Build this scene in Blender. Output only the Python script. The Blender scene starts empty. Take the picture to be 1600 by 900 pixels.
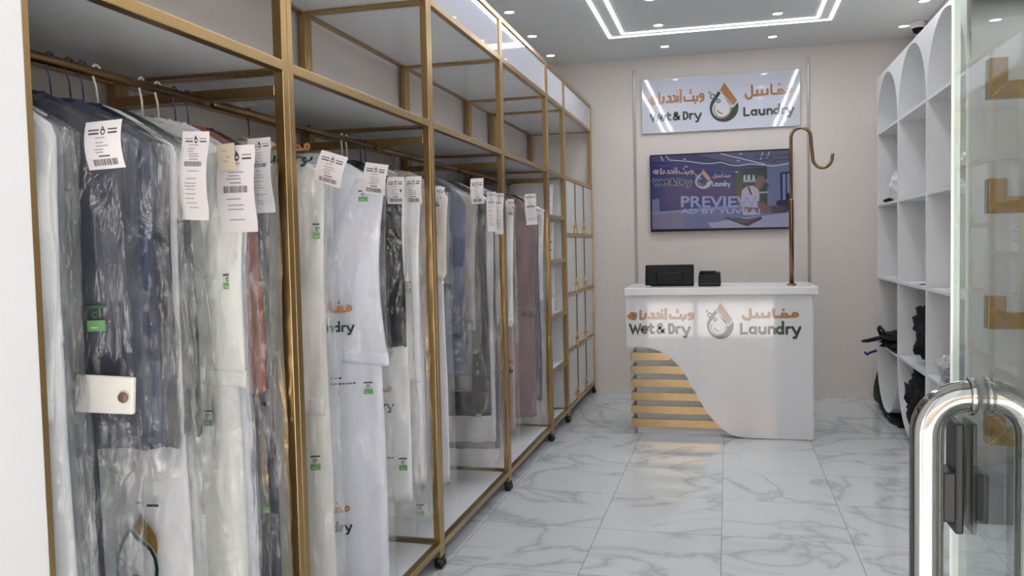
import bpy, bmesh, math, random
from mathutils import Vector, Matrix, noise

S = bpy.context.scene
COL = S.collection
PI = math.pi

# ------------------------------------------------------------------ camera
H = 1.43
CF = 1305.44
RGT = Vector((0.968192, 0.249228, -0.022142))
UPV = Vector((0.008995, 0.053766, 0.998513))
FWD = Vector((-0.250048, 0.966951, -0.049815))
cam = bpy.data.cameras.new('camera')
cam.sensor_width = 36.0
cam.lens = 36.0 * CF / 1600.0
cam.clip_start = 0.02
co = bpy.data.objects.new('camera', cam)
COL.objects.link(co)
co.matrix_world = Matrix(((RGT.x, UPV.x, -FWD.x, 0), (RGT.y, UPV.y, -FWD.y, 0), (RGT.z, UPV.z, -FWD.z, H), (0, 0, 0, 1)))
S.camera = co

# ------------------------------------------------------------------ colour management, world, sun
S.view_settings.view_transform = 'Standard'
S.view_settings.look = 'None'
S.view_settings.gamma = 1.0
S.view_settings.use_curve_mapping = False
S.view_settings.exposure = 0.1
S.cycles.transparent_max_bounces = 80
S.cycles.max_bounces = 14
S.cycles.use_denoising = True
S.cycles.caustics_reflective = False
S.cycles.caustics_refractive = False

W = bpy.data.worlds.new('sky')
S.world = W
W.use_nodes = True
wn = W.node_tree.nodes
wn['Background'].inputs[0].default_value = (0.92, 0.95, 1.0, 1)
wn['Background'].inputs[1].default_value = 1.9
sun = bpy.data.lights.new('sun', 'SUN')
sun.energy = 30.0
sun.angle = 0.02
sun.color = (1.0, 0.985, 0.97)
so = bpy.data.objects.new('sun', sun)
COL.objects.link(so)
so.rotation_euler = Vector((0.3, -0.24, -1.0)).to_track_quat('-Z', 'Y').to_euler()

STRIP_W = 5.0      # LED strip emission
STRIP_AREA = 8.0  # light thrown by each LED strip
SPOT_W = 3.0       # each recessed downlight


# ------------------------------------------------------------------ materials
def lin(c):
    return tuple(((v / 255.0) / 12.92 if v / 255.0 <= 0.04045 else ((v / 255.0 + 0.055) / 1.055) ** 2.4) for v in c)


def base_mat(name):
    m = bpy.data.materials.new(name)
    m.use_nodes = True
    nt = m.node_tree
    return m, nt, nt.nodes['Principled BSDF']


def mat(name, rgb, rough=0.5, metal=0.0, bump=0.0, scale=60.0, stretch=(1, 1, 1), spec=0.5, var=0.0, emit=0.0, coat=0.0, sheen=0.0, sss=0.0):
    m, nt, b = base_mat(name)
    c = lin(rgb)
    b.inputs['Base Color'].default_value = (*c, 1)
    b.inputs['Roughness'].default_value = rough
    b.inputs['Metallic'].default_value = metal
    b.inputs['Specular IOR Level'].default_value = spec
    if coat:
        b.inputs['Coat Weight'].default_value = coat
        b.inputs['Coat Roughness'].default_value = 0.03
    if sheen:
        b.inputs['Sheen Weight'].default_value = sheen
    if emit:
        b.inputs['Emission Color'].default_value = (*c, 1)
        b.inputs['Emission Strength'].default_value = emit
    if bump or var:
        tc = nt.nodes.new('ShaderNodeTexCoord')
        mp = nt.nodes.new('ShaderNodeMapping')
        mp.inputs['Scale'].default_value = stretch
        nz = nt.nodes.new('ShaderNodeTexNoise')
        nz.inputs['Scale'].default_value = scale
        nz.inputs['Detail'].default_value = 4
        nt.links.new(tc.outputs['Object'], mp.inputs[0])
        nt.links.new(mp.outputs[0], nz.inputs['Vector'])
        if bump:
            bp = nt.nodes.new('ShaderNodeBump')
            bp.inputs['Strength'].default_value = bump
            bp.inputs['Distance'].default_value = 0.004
            nt.links.new(nz.outputs['Fac'], bp.inputs['Height'])
            nt.links.new(bp.outputs[0], b.inputs['Normal'])
        if var:
            mx = nt.nodes.new('ShaderNodeMix')
            mx.data_type = 'RGBA'
            mx.inputs['A'].default_value = (*[v * (1 - var) for v in c], 1)
            mx.inputs['B'].default_value = (*[min(1, v * (1 + var)) for v in c], 1)
            nt.links.new(nz.outputs['Fac'], mx.inputs['Factor'])
            nt.links.new(mx.outputs['Result'], b.inputs['Base Color'])
    return m


def schlick(nt, normal=None, f0=0.04, gain=1.0):
    """view-angle reflectance that is the same from either side of a thin sheet"""
    N, L = nt.nodes.new, nt.links.new
    lw = N('ShaderNodeLayerWeight')
    lw.inputs['Blend'].default_value = 0.5
    if normal:
        L(normal, lw.inputs['Normal'])
    pw = N('ShaderNodeMath')
    pw.operation = 'POWER'
    pw.inputs[1].default_value = 5.0
    L(lw.outputs['Facing'], pw.inputs[0])
    ma = N('ShaderNodeMath')
    ma.operation = 'MULTIPLY_ADD'
    ma.use_clamp = True
    ma.inputs[1].default_value = (1 - f0) * gain
    ma.inputs[2].default_value = f0 * gain
    L(pw.outputs[0], ma.inputs[0])
    return ma.outputs[0]


def film_mat(name, tint=(1, 1, 1), haze=0.045):
    m = bpy.data.materials.new(name)
    m.use_nodes = True
    nt = m.node_tree
    nt.nodes.clear()
    N, L = nt.nodes.new, nt.links.new
    out = N('ShaderNodeOutputMaterial')
    tc = N('ShaderNodeTexCoord')
    mp = N('ShaderNodeMapping')
    mp.inputs['Scale'].default_value = (1, 1, 0.35)
    L(tc.outputs['Object'], mp.inputs[0])
    n1 = N('ShaderNodeTexNoise')
    n1.inputs['Scale'].default_value = 13
    n1.inputs['Detail'].default_value = 5
    n1.inputs['Distortion'].default_value = 1.2
    L(mp.outputs[0], n1.inputs['Vector'])
    vo = N('ShaderNodeTexVoronoi')
    vo.feature = 'DISTANCE_TO_EDGE'
    vo.inputs['Scale'].default_value = 9
    mp2 = N('ShaderNodeMapping')
    mp2.inputs['Scale'].default_value = (1, 1, 0.45)
    L(tc.outputs['Object'], mp2.inputs[0])
    L(mp2.outputs[0], vo.inputs['Vector'])
    add = N('ShaderNodeMath')
    add.operation = 'MULTIPLY_ADD'
    L(vo.outputs['Distance'], add.inputs[0])
    add.inputs[1].default_value = 1.5
    L(n1.outputs['Fac'], add.inputs[2])
    bp = N('ShaderNodeBump')
    bp.inputs['Strength'].default_value = 0.8
    bp.inputs['Distance'].default_value = 0.032
    L(add.outputs[0], bp.inputs['Height'])
    fr = schlick(nt, bp.outputs[0], 0.045, 1.1)
    tr = N('ShaderNodeBsdfTransparent')
    tr.inputs[0].default_value = (*tint, 1)
    gl = N('ShaderNodeBsdfGlossy')
    gl.inputs['Color'].default_value = (1, 1, 1, 1)
    gl.inputs['Roughness'].default_value = 0.06
    L(bp.outputs[0], gl.inputs['Normal'])
    df = N('ShaderNodeBsdfDiffuse')
    df.inputs[0].default_value = (0.85, 0.88, 0.92, 1)
    # creases of the film are milkier than its flat parts
    cr = N('ShaderNodeMapRange')
    cr.inputs['From Min'].default_value = 0.45
    cr.inputs['From Max'].default_value = 0.75
    cr.inputs['To Min'].default_value = haze * 0.5
    cr.inputs['To Max'].default_value = haze * 2.0
    L(n1.outputs['Fac'], cr.inputs['Value'])
    m1 = N('ShaderNodeMixShader')
    L(cr.outputs[0], m1.inputs[0])
    L(tr.outputs[0], m1.inputs[1])
    L(df.outputs[0], m1.inputs[2])
    m2 = N('ShaderNodeMixShader')
    L(fr, m2.inputs[0])
    L(m1.outputs[0], m2.inputs[1])
    L(gl.outputs[0], m2.inputs[2])
    L(m2.outputs[0], out.inputs[0])
    return m


def glass_mat(name, tint=(0.93, 0.97, 0.95)):
    m = bpy.data.materials.new(name)
    m.use_nodes = True
    nt = m.node_tree
    nt.nodes.clear()
    N, L = nt.nodes.new, nt.links.new
    out = N('ShaderNodeOutputMaterial')
    fr = schlick(nt, None, 0.04)
    tr = N('ShaderNodeBsdfTransparent')
    tr.inputs[0].default_value = (*tint, 1)
    gl = N('ShaderNodeBsdfGlossy')
    gl.inputs['Roughness'].default_value = 0.0
    mx = N('ShaderNodeMixShader')
    L(fr, mx.inputs[0])
    L(tr.outputs[0], mx.inputs[1])
    L(gl.outputs[0], mx.inputs[2])
    L(mx.outputs[0], out.inputs[0])
    return m


def floor_mat():
    m, nt, b = base_mat('marble_tile')
    N, L = nt.nodes.new, nt.links.new
    tc = N('ShaderNodeTexCoord')
    sep = N('ShaderNodeSeparateXYZ')
    L(tc.outputs['Object'], sep.inputs[0])

    def cell(sock, off):
        a = N('ShaderNodeMath'); a.operation = 'ADD'; a.inputs[1].default_value = off
        L(sock, a.inputs[0])
        d = N('ShaderNodeMath'); d.operation = 'DIVIDE'; d.inputs[1].default_value = 0.6
        L(a.outputs[0], d.inputs[0])
        f = N('ShaderNodeMath'); f.operation = 'FRACT'
        L(d.outputs[0], f.inputs[0])
        s = N('ShaderNodeMath'); s.operation = 'SUBTRACT'; s.inputs[1].default_value = 0.5
        L(f.outputs[0], s.inputs[0])
        ab = N('ShaderNodeMath'); ab.operation = 'ABSOLUTE'
        L(s.outputs[0], ab.inputs[0])
        fl = N('ShaderNodeMath'); fl.operation = 'FLOOR'
        L(d.outputs[0], fl.inputs[0])
        return ab.outputs[0], fl.outputs[0]
    ex, ix = cell(sep.outputs[0], 0.04 + 6.0)
    ey, iy = cell(sep.outputs[1], -4.72 + 12.0)
    mxn = N('ShaderNodeMath'); mxn.operation = 'MAXIMUM'
    L(ex, mxn.inputs[0]); L(ey, mxn.inputs[1])
    gr = N('ShaderNodeMath'); gr.operation = 'GREATER_THAN'; gr.inputs[1].default_value = 0.4978
    L(mxn.outputs[0], gr.inputs[0])
    # each tile shifts its own vein pattern
    comb = N('ShaderNodeCombineXYZ')
    L(ix, comb.inputs[0]); L(iy, comb.inputs[1])
    wn_ = N('ShaderNodeTexWhiteNoise'); wn_.noise_dimensions = '2D'
    L(comb.outputs[0], wn_.inputs[0])
    sc = N('ShaderNodeVectorMath'); sc.operation = 'SCALE'; sc.inputs['Scale'].default_value = 7.0
    L(wn_.outputs['Color'], sc.inputs[0])
    ad = N('ShaderNodeVectorMath'); ad.operation = 'ADD'
    L(tc.outputs['Object'], ad.inputs[0]); L(sc.outputs[0], ad.inputs[1])
    nz = N('ShaderNodeTexNoise'); nz.inputs['Scale'].default_value = 1.15; nz.inputs['Detail'].default_value = 6; nz.inputs['Distortion'].default_value = 1.3
    L(ad.outputs[0], nz.inputs['Vector'])
    s2 = N('ShaderNodeMath'); s2.operation = 'SUBTRACT'; s2.inputs[1].default_value = 0.5
    L(nz.outputs['Fac'], s2.inputs[0])
    a2 = N('ShaderNodeMath'); a2.operation = 'ABSOLUTE'
    L(s2.outputs[0], a2.inputs[0])
    rp = N('ShaderNodeValToRGB')
    rp.color_ramp.elements[0].position = 0.0
    rp.color_ramp.elements[0].color = (*lin((182, 187, 190)), 1)
    rp.color_ramp.elements[1].position = 0.05
    rp.color_ramp.elements[1].color = (*lin((214, 218, 220)), 1)
    e = rp.color_ramp.elements.new(0.015)
    e.color = (*lin((202, 206, 209)), 1)
    L(a2.outputs[0], rp.inputs[0])
    mx = N('ShaderNodeMix'); mx.data_type = 'RGBA'
    L(gr.outputs[0], mx.inputs['Factor'])
    L(rp.outputs[0], mx.inputs['A'])
    mx.inputs['B'].default_value = (*lin((120, 120, 120)), 1)
    L(mx.outputs['Result'], b.inputs['Base Color'])
    b.inputs['Roughness'].default_value = 0.06
    b.inputs['Specular IOR Level'].default_value = 0.6
    return m


M = {}
M['wall'] = mat('wall_paint', (222, 215, 209), 0.6, bump=0.05, scale=300)
M['ceiling'] = mat('ceiling_paint', (222, 224, 224), 0.5)
M['white_gloss'] = mat('white_gloss_panel', (226, 226, 228), 0.07, bump=0.012, scale=2.2, coat=0.6)
M['fascia'] = mat('pale_blue_gloss_panel', (204, 208, 220), 0.035, bump=0.012, scale=2.2)
M['shelf_white'] = mat('white_lacquer', (220, 221, 222), 0.35)
M['white_panel'] = mat('white_shelf_panel', (226, 228, 230), 0.25)
M['white_paint'] = mat('white_paint', (236, 237, 237), 0.4)
M['pier'] = mat('white_doorway_paint', (240, 241, 243), 0.45)
M['brass'] = mat('brushed_brass', (178, 149, 101), 0.3, 1.0, bump=0.05, scale=40, stretch=(20, 20, 0.6), var=0.08)
M['brass_slat'] = mat('polished_brass', (160, 142, 110), 0.2, 1.0, bump=0.015, scale=10, stretch=(0.6, 3, 12))
M['brass_dark'] = mat('aged_brass', (132, 106, 74), 0.3, 1.0)
M['rubber'] = mat('black_rubber', (22, 22, 24), 0.5)
M['chrome'] = mat('chrome', (158, 156, 154), 0.09, 1.0, bump=0.02, scale=14)
M['black_plastic'] = mat('black_plastic', (15, 16, 19), 0.4, bump=0.02, scale=200, spec=.22)
M['grey_metal'] = mat('dark_grey_metal', (40, 41, 44), 0.45, 0.0, bump=0.03, scale=60, stretch=(6, 6, 0.5))
M['floor'] = floor_mat()
M['film'] = film_mat('clear_garment_film')
M['film_milky'] = film_mat('milky_garment_film', haze=0.12)
M['glass'] = glass_mat('door_glass')
M['paper'] = mat('tag_paper', (236, 232, 234), 0.6)
M['paper_beige'] = mat('beige_paper', (226, 212, 186), 0.65)
M['ink'] = mat('grey_ink', (92, 90, 96), 0.6)
M['ink_dark'] = mat('dark_ink', (74, 74, 80), 0.6)
M['ink_pale'] = mat('pale_ink', (168, 166, 172), 0.6)
M['pen'] = mat('blue_pen', (44, 40, 120), 0.6)
M['green'] = mat('logo_green', (42, 64, 54), 0.1, coat=0.6)
M['gold'] = mat('logo_gold', (172, 122, 74), 0.1, coat=0.6)
M['logo_white'] = mat('logo_white', (216, 219, 228), 0.1, coat=0.6)
M['print_green'] = mat('bag_print_green', (16, 62, 54), 0.5)
M['print_gold'] = mat('bag_print_gold', (190, 128, 66), 0.5)
M['print_plum'] = mat('bag_print_plum', (96, 70, 96), 0.5)
M['print_bronze'] = mat('bag_print_bronze', (142, 112, 60), 0.5)
M['stk_green'] = mat('sticker_green', (104, 160, 96), 0.5)
M['stk_dark'] = mat('sticker_dark_green', (40, 92, 56), 0.5)
M['stk_white'] = mat('sticker_white', (214, 222, 212), 0.5)
M['trim'] = mat('grey_metal_trim', (150, 150, 152), 0.3, 0.7)
M['sign'] = mat('white_acrylic_sign', (208, 212, 226), 0.05, bump=0.012, scale=3.0, coat=0.5)
M['led'] = mat('led_strip', (250, 250, 255), 0.5, emit=STRIP_W)
M['lamp'] = mat('downlight_lens', (255, 253, 250), 0.5, emit=14.0)
M['stone'] = mat('grey_stone', (116, 118, 120), 0.4, var=0.15, scale=5, stretch=(3, 3, 0.6))
M['counter_top'] = mat('counter_stone', (230, 231, 232), 0.15, var=0.03, scale=9)
M['locker_glass'] = mat('locker_glass', (196, 202, 204), 0.08, spec=0.7, coat=0.4)
M['concrete'] = mat('pavement_concrete', (194, 191, 188), 0.85, var=0.08, scale=3)
M['facade'] = mat('pale_plaster', (224, 218, 214), 0.85, var=0.04, scale=2)
M['canopy'] = mat('tan_canvas', (206, 160, 84), 0.8)
M['alu'] = mat('aluminium_frame', (150, 150, 150), 0.4, 0.6)
M['skin'] = mat('print_skin', (110, 84, 76), 0.6)


def cloth(name, rgb, rough=0.85, var=0.06, sheen=0.2):
    return mat(name, rgb, rough, bump=0.12, scale=420, var=var, spec=0.2, sheen=sheen if sum(rgb) > 420 else 0.0)


# ------------------------------------------------------------------ mesh helpers
class MB:
    def __init__(s):
        s.v, s.f, s.mi = [], [], []
        s.cur = 0

    def add(s, vs, fs):
        o = len(s.v)
        s.v += [Vector(p) for p in vs]
        s.f += [tuple(i + o for i in f) for f in fs]
        s.mi += [s.cur] * len(fs)
        return s

    def box(s, x0, x1, y0, y1, z0, z1):
        return s.add([(x0, y0, z0), (x1, y0, z0), (x1, y1, z0), (x0, y1, z0), (x0, y0, z1), (x1, y0, z1), (x1, y1, z1), (x0, y1, z1)],
                     [(0, 3, 2, 1), (4, 5, 6, 7), (0, 1, 5, 4), (1, 2, 6, 5), (2, 3, 7, 6), (3, 0, 4, 7)])

    def obox(s, c, ax, ay, az):
        c, ax, ay, az = Vector(c), Vector(ax), Vector(ay), Vector(az)
        vs = [c + ax * i + ay * j + az * k for k in (-1, 1) for i, j in ((-1, -1), (1, -1), (1, 1), (-1, 1))]
        return s.add(vs, [(0, 3, 2, 1), (4, 5, 6, 7), (0, 1, 5, 4), (1, 2, 6, 5), (2, 3, 7, 6), (3, 0, 4, 7)])

    def rings(s, rs, caps=True, closed=True):
        n = len(rs[0])
        vs = [p for r in rs for p in r]
        fs = []
        for i in range(len(rs) - 1):
            for j in range(n if closed else n - 1):
                k = (j + 1) % n
                fs.append((i * n + j, i * n + k, (i + 1) * n + k, (i + 1) * n + j))
        if caps:
            fs.append(tuple(range(n))[::-1])
            fs.append(tuple((len(rs) - 1) * n + j for j in range(n)))
        return s.add(vs, fs)

    def tube(s, pts, r, n=10, caps=True):
        pts = [Vector(p) for p in pts]
        rad = r if isinstance(r, (list, tuple)) else [r] * len(pts)
        t0 = (pts[1] - pts[0]).normalized()
        nrm = t0.orthogonal().normalized()
        rs = []
        for i, p in enumerate(pts):
            a = pts[max(i - 1, 0)]
            b = pts[min(i + 1, len(pts) - 1)]
            t = (b - a).normalized()
            nrm = (nrm - t * nrm.dot(t)).normalized()
            bi = t.cross(nrm)
            rs.append([p + (nrm * math.cos(2 * PI * j / n) + bi * math.sin(2 * PI * j / n)) * rad[i] for j in range(n)])
        return s.rings(rs, caps)

    def lathe(s, prof, c, axis='z', n=24):
        c = Vector(c)
        rs = []
        for r, h in prof:
            ring = []
            for j in range(n):
                a = 2 * PI * j / n
                p = (r * math.cos(a), r * math.sin(a), h)
                if axis == 'x':
                    p = (p[2], p[0], p[1])
                elif axis == 'y':
                    p = (p[0], p[2], p[1])
                ring.append(c + Vector(p))
            rs.append(ring)
        return s.rings(rs)

    def prism(s, pts, f0, f1):
        """polygon (star-shaped about its middle) between two mappings"""
        n = len(pts)
        cx = sum(p[0] for p in pts) / n
        cy = sum(p[1] for p in pts) / n
        vs = [f0(*p) for p in pts] + [f1(*p) for p in pts]
        fs = [tuple(range(n)), tuple(range(n, 2 * n))[::-1]]
        fs += [(i, (i + 1) % n, n + (i + 1) % n, n + i) for i in range(n)]
        return s.add(vs, fs)

    def fan(s, pts, fm, c=None):
        n = len(pts)
        c = c or (sum(p[0] for p in pts) / n, sum(p[1] for p in pts) / n)
        return s.add([fm(*c)] + [fm(*p) for p in pts], [(0, 1 + i, 1 + (i + 1) % n) for i in range(n)])

    def stroke(s, pts, w, fm, step=1e9):
        """flat band of width w along pts with mitred joints and round ends"""
        h = w / 2
        P = [pts[0]]
        for p in pts[1:]:
            a = P[-1]
            l = math.hypot(p[0] - a[0], p[1] - a[1])
            if l < 1e-7:
                continue
            k = max(1, int(math.ceil(l / step)))
            P += [(a[0] + (p[0] - a[0]) * i / k, a[1] + (p[1] - a[1]) * i / k) for i in range(1, k + 1)]
        n = len(P)
        if n < 2:
            return s
        closed = n > 3 and math.hypot(P[0][0] - P[-1][0], P[0][1] - P[-1][1]) < 1e-6
        dirs = []
        for a, b in zip(P[:-1], P[1:]):
            l = math.hypot(b[0] - a[0], b[1] - a[1])
            dirs.append(((b[0] - a[0]) / l, (b[1] - a[1]) / l))
        vs, fs = [], []
        for i in range(n):
            d0 = dirs[i - 1] if (i > 0 or closed) else dirs[0]
            d1 = dirs[i] if i < n - 1 else (dirs[0] if closed else dirs[-1])
            mx, my = -(d0[1] + d1[1]), d0[0] + d1[0]
            l = math.hypot(mx, my) or 1e-6
            mx, my = mx / l, my / l
            c = max(.45, mx * -d0[1] + my * d0[0])
            vs += [fm(P[i][0] + mx * h / c, P[i][1] + my * h / c), fm(P[i][0] - mx * h / c, P[i][1] - my * h / c)]
        for i in range(n - 1):
            fs.append((2 * i, 2 * i + 1, 2 * i + 3, 2 * i + 2))
        if not closed:
            for e, d, sg in ((0, dirs[0], -1), (n - 1, dirs[-1], 1)):
                b0 = len(vs)
                a0 = math.atan2(d[1] * sg, d[0] * sg)
                vs += [fm(P[e][0] + h * math.cos(a0 + t), P[e][1] + h * math.sin(a0 + t)) for t in [-PI / 2 + PI * q / 6 for q in range(7)]]
                fs.append(tuple(range(b0, b0 + 7)))
        return s.add(vs, fs)

    def build(s, name, mats, parent=None, smooth=False, bevel=0.0, solid=0.0, merge=False):
        off = Vector((0, 0, 0))
        p = parent
        while p is not None:
            off += p.location
            p = p.parent
        me = bpy.data.meshes.new(name)
        me.from_pydata([tuple(v - off) for v in s.v], [], s.f)
        mats = mats if isinstance(mats, (list, tuple)) else [mats]
        for m in mats:
            me.materials.append(m)
        if len(mats) > 1:
            me.polygons.foreach_set('material_index', s.mi)
        if smooth:
            me.polygons.foreach_set('use_smooth', [True] * len(me.polygons))
        bm = bmesh.new()
        bm.from_mesh(me)
        if merge:
            bmesh.ops.remove_doubles(bm, verts=bm.verts, dist=1e-5)
        if len(mats) == 1 and not name.startswith(('film', 'letter', 'print')):
            bmesh.ops.recalc_face_normals(bm, faces=bm.faces)
        bm.to_mesh(me)
        bm.free()
        me.update()
        o = bpy.data.objects.new(name, me)
        COL.objects.link(o)
        if parent:
            o.parent = parent
        if bevel:
            b = o.modifiers.new('edge', 'BEVEL')
            b.width = bevel
            b.segments = 2
            b.limit_method = 'ANGLE'
            b.harden_normals = False
        if solid:
            sd = o.modifiers.new('thickness', 'SOLIDIFY')
            sd.thickness = solid
            sd.offset = 0
        return o


def thing(name, label, cat, loc, group=None):
    o = bpy.data.objects.new(name, None)
    o.empty_display_size = 0.05
    COL.objects.link(o)
    o.location = loc
    return tag(o, label, cat, group)


def tag(o, label, cat, group=None):
    o['label'] = label
    o['category'] = cat
    if group:
        o['group'] = group
    return o


def struct(o, label, cat):
    o['kind'] = 'structure'
    return tag(o, label, cat)


def at(px, py, **k):
    """point of the line of sight through a pixel of the 1600x900 frame on the plane x=, y= or z="""
    d = RGT * ((px - 800) / CF) - UPV * ((py - 450) / CF) + FWD
    (a, v), = k.items()
    i = 'xyz'.index(a)
    o = Vector((0, 0, H))
    return o + d * ((v - o[i]) / d[i])


def arc(cx, cy, r, a0, a1, n=14, ry=None):
    ry = ry or r
    return [(cx + r * math.cos(math.radians(a0 + (a1 - a0) * i / n)), cy + ry * math.sin(math.radians(a0 + (a1 - a0) * i / n))) for i in range(n + 1)]


# ------------------------------------------------------------------ the lettering of the shop (logo space: x 0..1.29 m, v up)
def lx(px):
    return (px - 90) * 1.393 / 1525.0


def lat(pts, x0=90):
    return [((p[0] - x0) * 0.000913, p[1] * 0.00094) for p in pts]


WET = [[(98, 75), (122, 12), (143, 60), (163, 12), (187, 75)],
       [(202, 35), (246, 35)] + [(222 + 24 * math.cos(math.radians(a)), 35 + 25 * math.sin(math.radians(a))) for a in range(0, 320, 20)],
       [(275, 78), (275, 24), (284, 11), (298, 11)], [(258, 57), (297, 57)],
       [(386, 12), (338, 62), (345, 78), (362, 78), (367, 64), (335, 36), (328, 22), (342, 10), (362, 12), (386, 40)],
       [(430, 78), (430, 11), (452, 11), (468, 26), (468, 62), (452, 78), (430, 78)],
       [(493, 57), (493, 10)], [(493, 42), (503, 55), (518, 57)],
       [(540, 57), (566, 12)], [(600, 57), (567, -18), (552, -20)]]
LAUNDRY = [[(1020, 82), (1020, 11), (1066, 11)],
           arc(1112, 34, 23, 0, 360, 18), [(1136, 57), (1136, 10)],
           [(1165, 57), (1165, 26), (1177, 11), (1198, 11), (1210, 26)], [(1210, 57), (1210, 10)],
           [(1240, 10), (1240, 57)], [(1240, 42), (1254, 57), (1270, 57), (1283, 44), (1283, 10)],
           arc(1326, 34, 23, 0, 360, 18), [(1350, 98), (1350, 10)],
           [(1380, 57), (1380, 10)], [(1380, 42), (1391, 56), (1406, 57)],
           [(1425, 57), (1452, 12)], [(1484, 57), (1450, -20), (1434, -22)]]


def unskew(p):  # traced on the sign seen at a slant
    x = p[0]
    bot = 675 - 90 * (x - 10) / 1525.0
    h = 520 + 20 * (x - 10) / 1525.0
    return (lx(x), (bot - p[1]) / h * 0.495)


AR_R = [arc(1447, 243, 19, 0, 360, 14), [(1452, 262), (1400, 272), (1290, 281), (1278, 270), (1277, 192)],
        [(1396, 270), (1376, 238), (1346, 240), (1346, 274)], [(1354, 188), (1355, 189)],
        [(1242, 236), (1242, 282), (1190, 287), (1190, 246)], [(1190, 287), (1144, 291), (1144, 248)],
        [(1144, 291), (1097, 296)], [(1094, 202), (1097, 296), (1082, 323), (1052, 326), (1036, 304), (1034, 288)]]
AR_L = [arc(609, 299, 17, 0, 360, 14), [(627, 300), (624, 338), (596, 356)],
        [(566, 306), (566, 344), (440, 350), (436, 312)], [(500, 246), (501, 247)], [(500, 272), (501, 273)], [(528, 305), (528, 344)],
        [(545, 368), (546, 369)],
        [(402, 268), (402, 364)], [(398, 246), (406, 250)],
        [(372, 306), (374, 352), (352, 355)], [(370, 262), (371, 263)],
        [(330, 300), (344, 306), (352, 355), (316, 358)], [(284, 306), (298, 312), (304, 360), (262, 362)],
        [(232, 314), (232, 352), (212, 378)], [(190, 278), (190, 380)],
        [(152, 316), (112, 312), (108, 334), (150, 346), (146, 366), (92, 368), (86, 344)], [(120, 386), (121, 386)], [(140, 384), (141, 384)]]
AR_R = [[unskew(p) for p in s] for s in AR_R]
AR_L = [[unskew(p) for p in s] for s in AR_L]
AR_BASE = min(p[1] for s in AR_R for p in s)
LAT_BASE = 0.106


def emblem_shapes():
    """list of (layer, colour, kind, data); coordinates in metres about the emblem's foot, x centred"""
    k = 0.356 / 381.0

    def q(x, y):
        return ((x - 821) * k * 0.98, (553 - y) * k)

    def drop(cx, cy, r, tx, ty, n=40):
        d = math.hypot(tx - cx, ty - cy)
        base = math.atan2(ty - cy, tx - cx)
        g = math.acos(min(1, r / d))
        pts = [(tx, ty)]
        a0, a1 = base + g, base - g + 2 * PI
        for i in range(n + 1):
            a = a0 + (a1 - a0) * i / n
            pts.append((cx + r * math.cos(a), cy + r * math.sin(a)))
        return [q(*p) for p in pts], q(cx, cy)
    out = []
    out.append((0, 'green', 'fan', drop(821, 414, 139, 825, 172)))
    out.append((1, 'white', 'fan', drop(799, 424, 92, 786, 276)))
    out.append((1, 'white', 'fan', ([q(*p) for p in ((770, 250), (905, 424), (955, 368), (832, 160))], None)))
    out.append((2, 'gold', 'fan', ([q(*p) for p in ((825, 172), (948, 352), (910, 402), (783, 244))], None)))
    out.append((2, 'gold', 'stroke', ([q(803 + 78 * math.cos(math.radians(a)), 430 + 78 * math.sin(math.radians(a))) for a in range(-10, 216, 12)], 11 * k)))
    out.append((2, 'gold', 'stroke', ([q(756, 440), q(772, 458), q(802, 472)], 14 * k)))
    for cx, cy, r in ((710, 300, 20), (768, 348, 16)):
        out.append((2, 'white', 'fan', ([q(cx + (r + 6) * math.cos(t * PI / 10), cy + (r + 6) * math.sin(t * PI / 10)) for t in range(20)], None)))
        out.append((3, 'green', 'stroke', ([q(cx + r * math.cos(t * PI / 10), cy + r * math.sin(t * PI / 10)) for t in range(21)], 9 * k)))
    out.append((2, 'gold', 'fan', ([q(*p) for p in ((684, 240), (690, 254), (704, 262), (690, 268), (684, 284), (678, 268), (664, 262), (678, 254))], None)))
    return out


def put_emblem(fm, parent, mats, sc=1.0, name='drop_emblem', step=1e9):
    """fm(x, v, layer) -> world"""
    mb = MB()
    idx = {'green': 0, 'white': 1, 'gold': 2}
    for lay, col, kind, dat in emblem_shapes():
        mb.cur = idx[col]

        def g(x, v, lay=lay):
            return fm(x * sc, v * sc, lay)
        if kind == 'fan':
            mb.fan(dat[0], g, dat[1])
        else:
            mb.stroke(dat[0], dat[1], g, step)
    return mb.build(name, mats, parent)


def put_letters(fm, parent, which, material, name='lettering', sx=1.0, sv=1.0, step=1e9, wt=1.0):
    mb = MB()
    latin = which in ('wet', 'laundry')
    lst = {'wet': WET, 'laundry': LAUNDRY, 'ar_r': AR_R, 'ar_l': AR_L}[which]
    for i, s_ in enumerate(lst):
        p_ = lat(s_) if latin else [(p[0], p[1] - AR_BASE) for p in s_]
        mb.stroke([(p[0] * sx, p[1] * sv) for p in p_], (.0185 if latin else .0195) * wt, lambda x, v, l=i * .09: fm(x, v, l), step)
    return mb.build(name, material, parent)


def full_logo(parent, base, xdir, ndir, mats, sx=1.0, sv_lat=1.0, sv_ar=1.0, z_lat=0.0, z_ar=0.15, emb_x=0.66, emb_z=-0.04, emb_s=1.0):
    """complete shop logo on a flat upright face"""
    xd, nd = Vector(xdir), Vector(ndir)
    up = Vector((0, 0, 1))
    b = Vector(base)

    def fm(dz):
        return lambda x, v, lay=0: b + xd * x + up * (v + dz) + nd * (0.002 + 0.0012 * lay)
    for w, c, dz, sv, n in (('wet', 'green', z_lat, sv_lat, 'latin_lettering'), ('laundry', 'green', z_lat, sv_lat, 'latin_lettering'),
                            ('ar_l', 'gold', z_ar, sv_ar, 'arabic_lettering'), ('ar_r', 'gold', z_ar, sv_ar, 'arabic_lettering')):
        put_letters(fm(dz), parent, w, mats[c], 'letters_' + n, sx, sv).name = n
    f = fm(emb_z)
    put_emblem(lambda x, v, lay: f(x + emb_x, v, lay), parent, [mats['green'], mats['white'], mats['gold']], emb_s)


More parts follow.
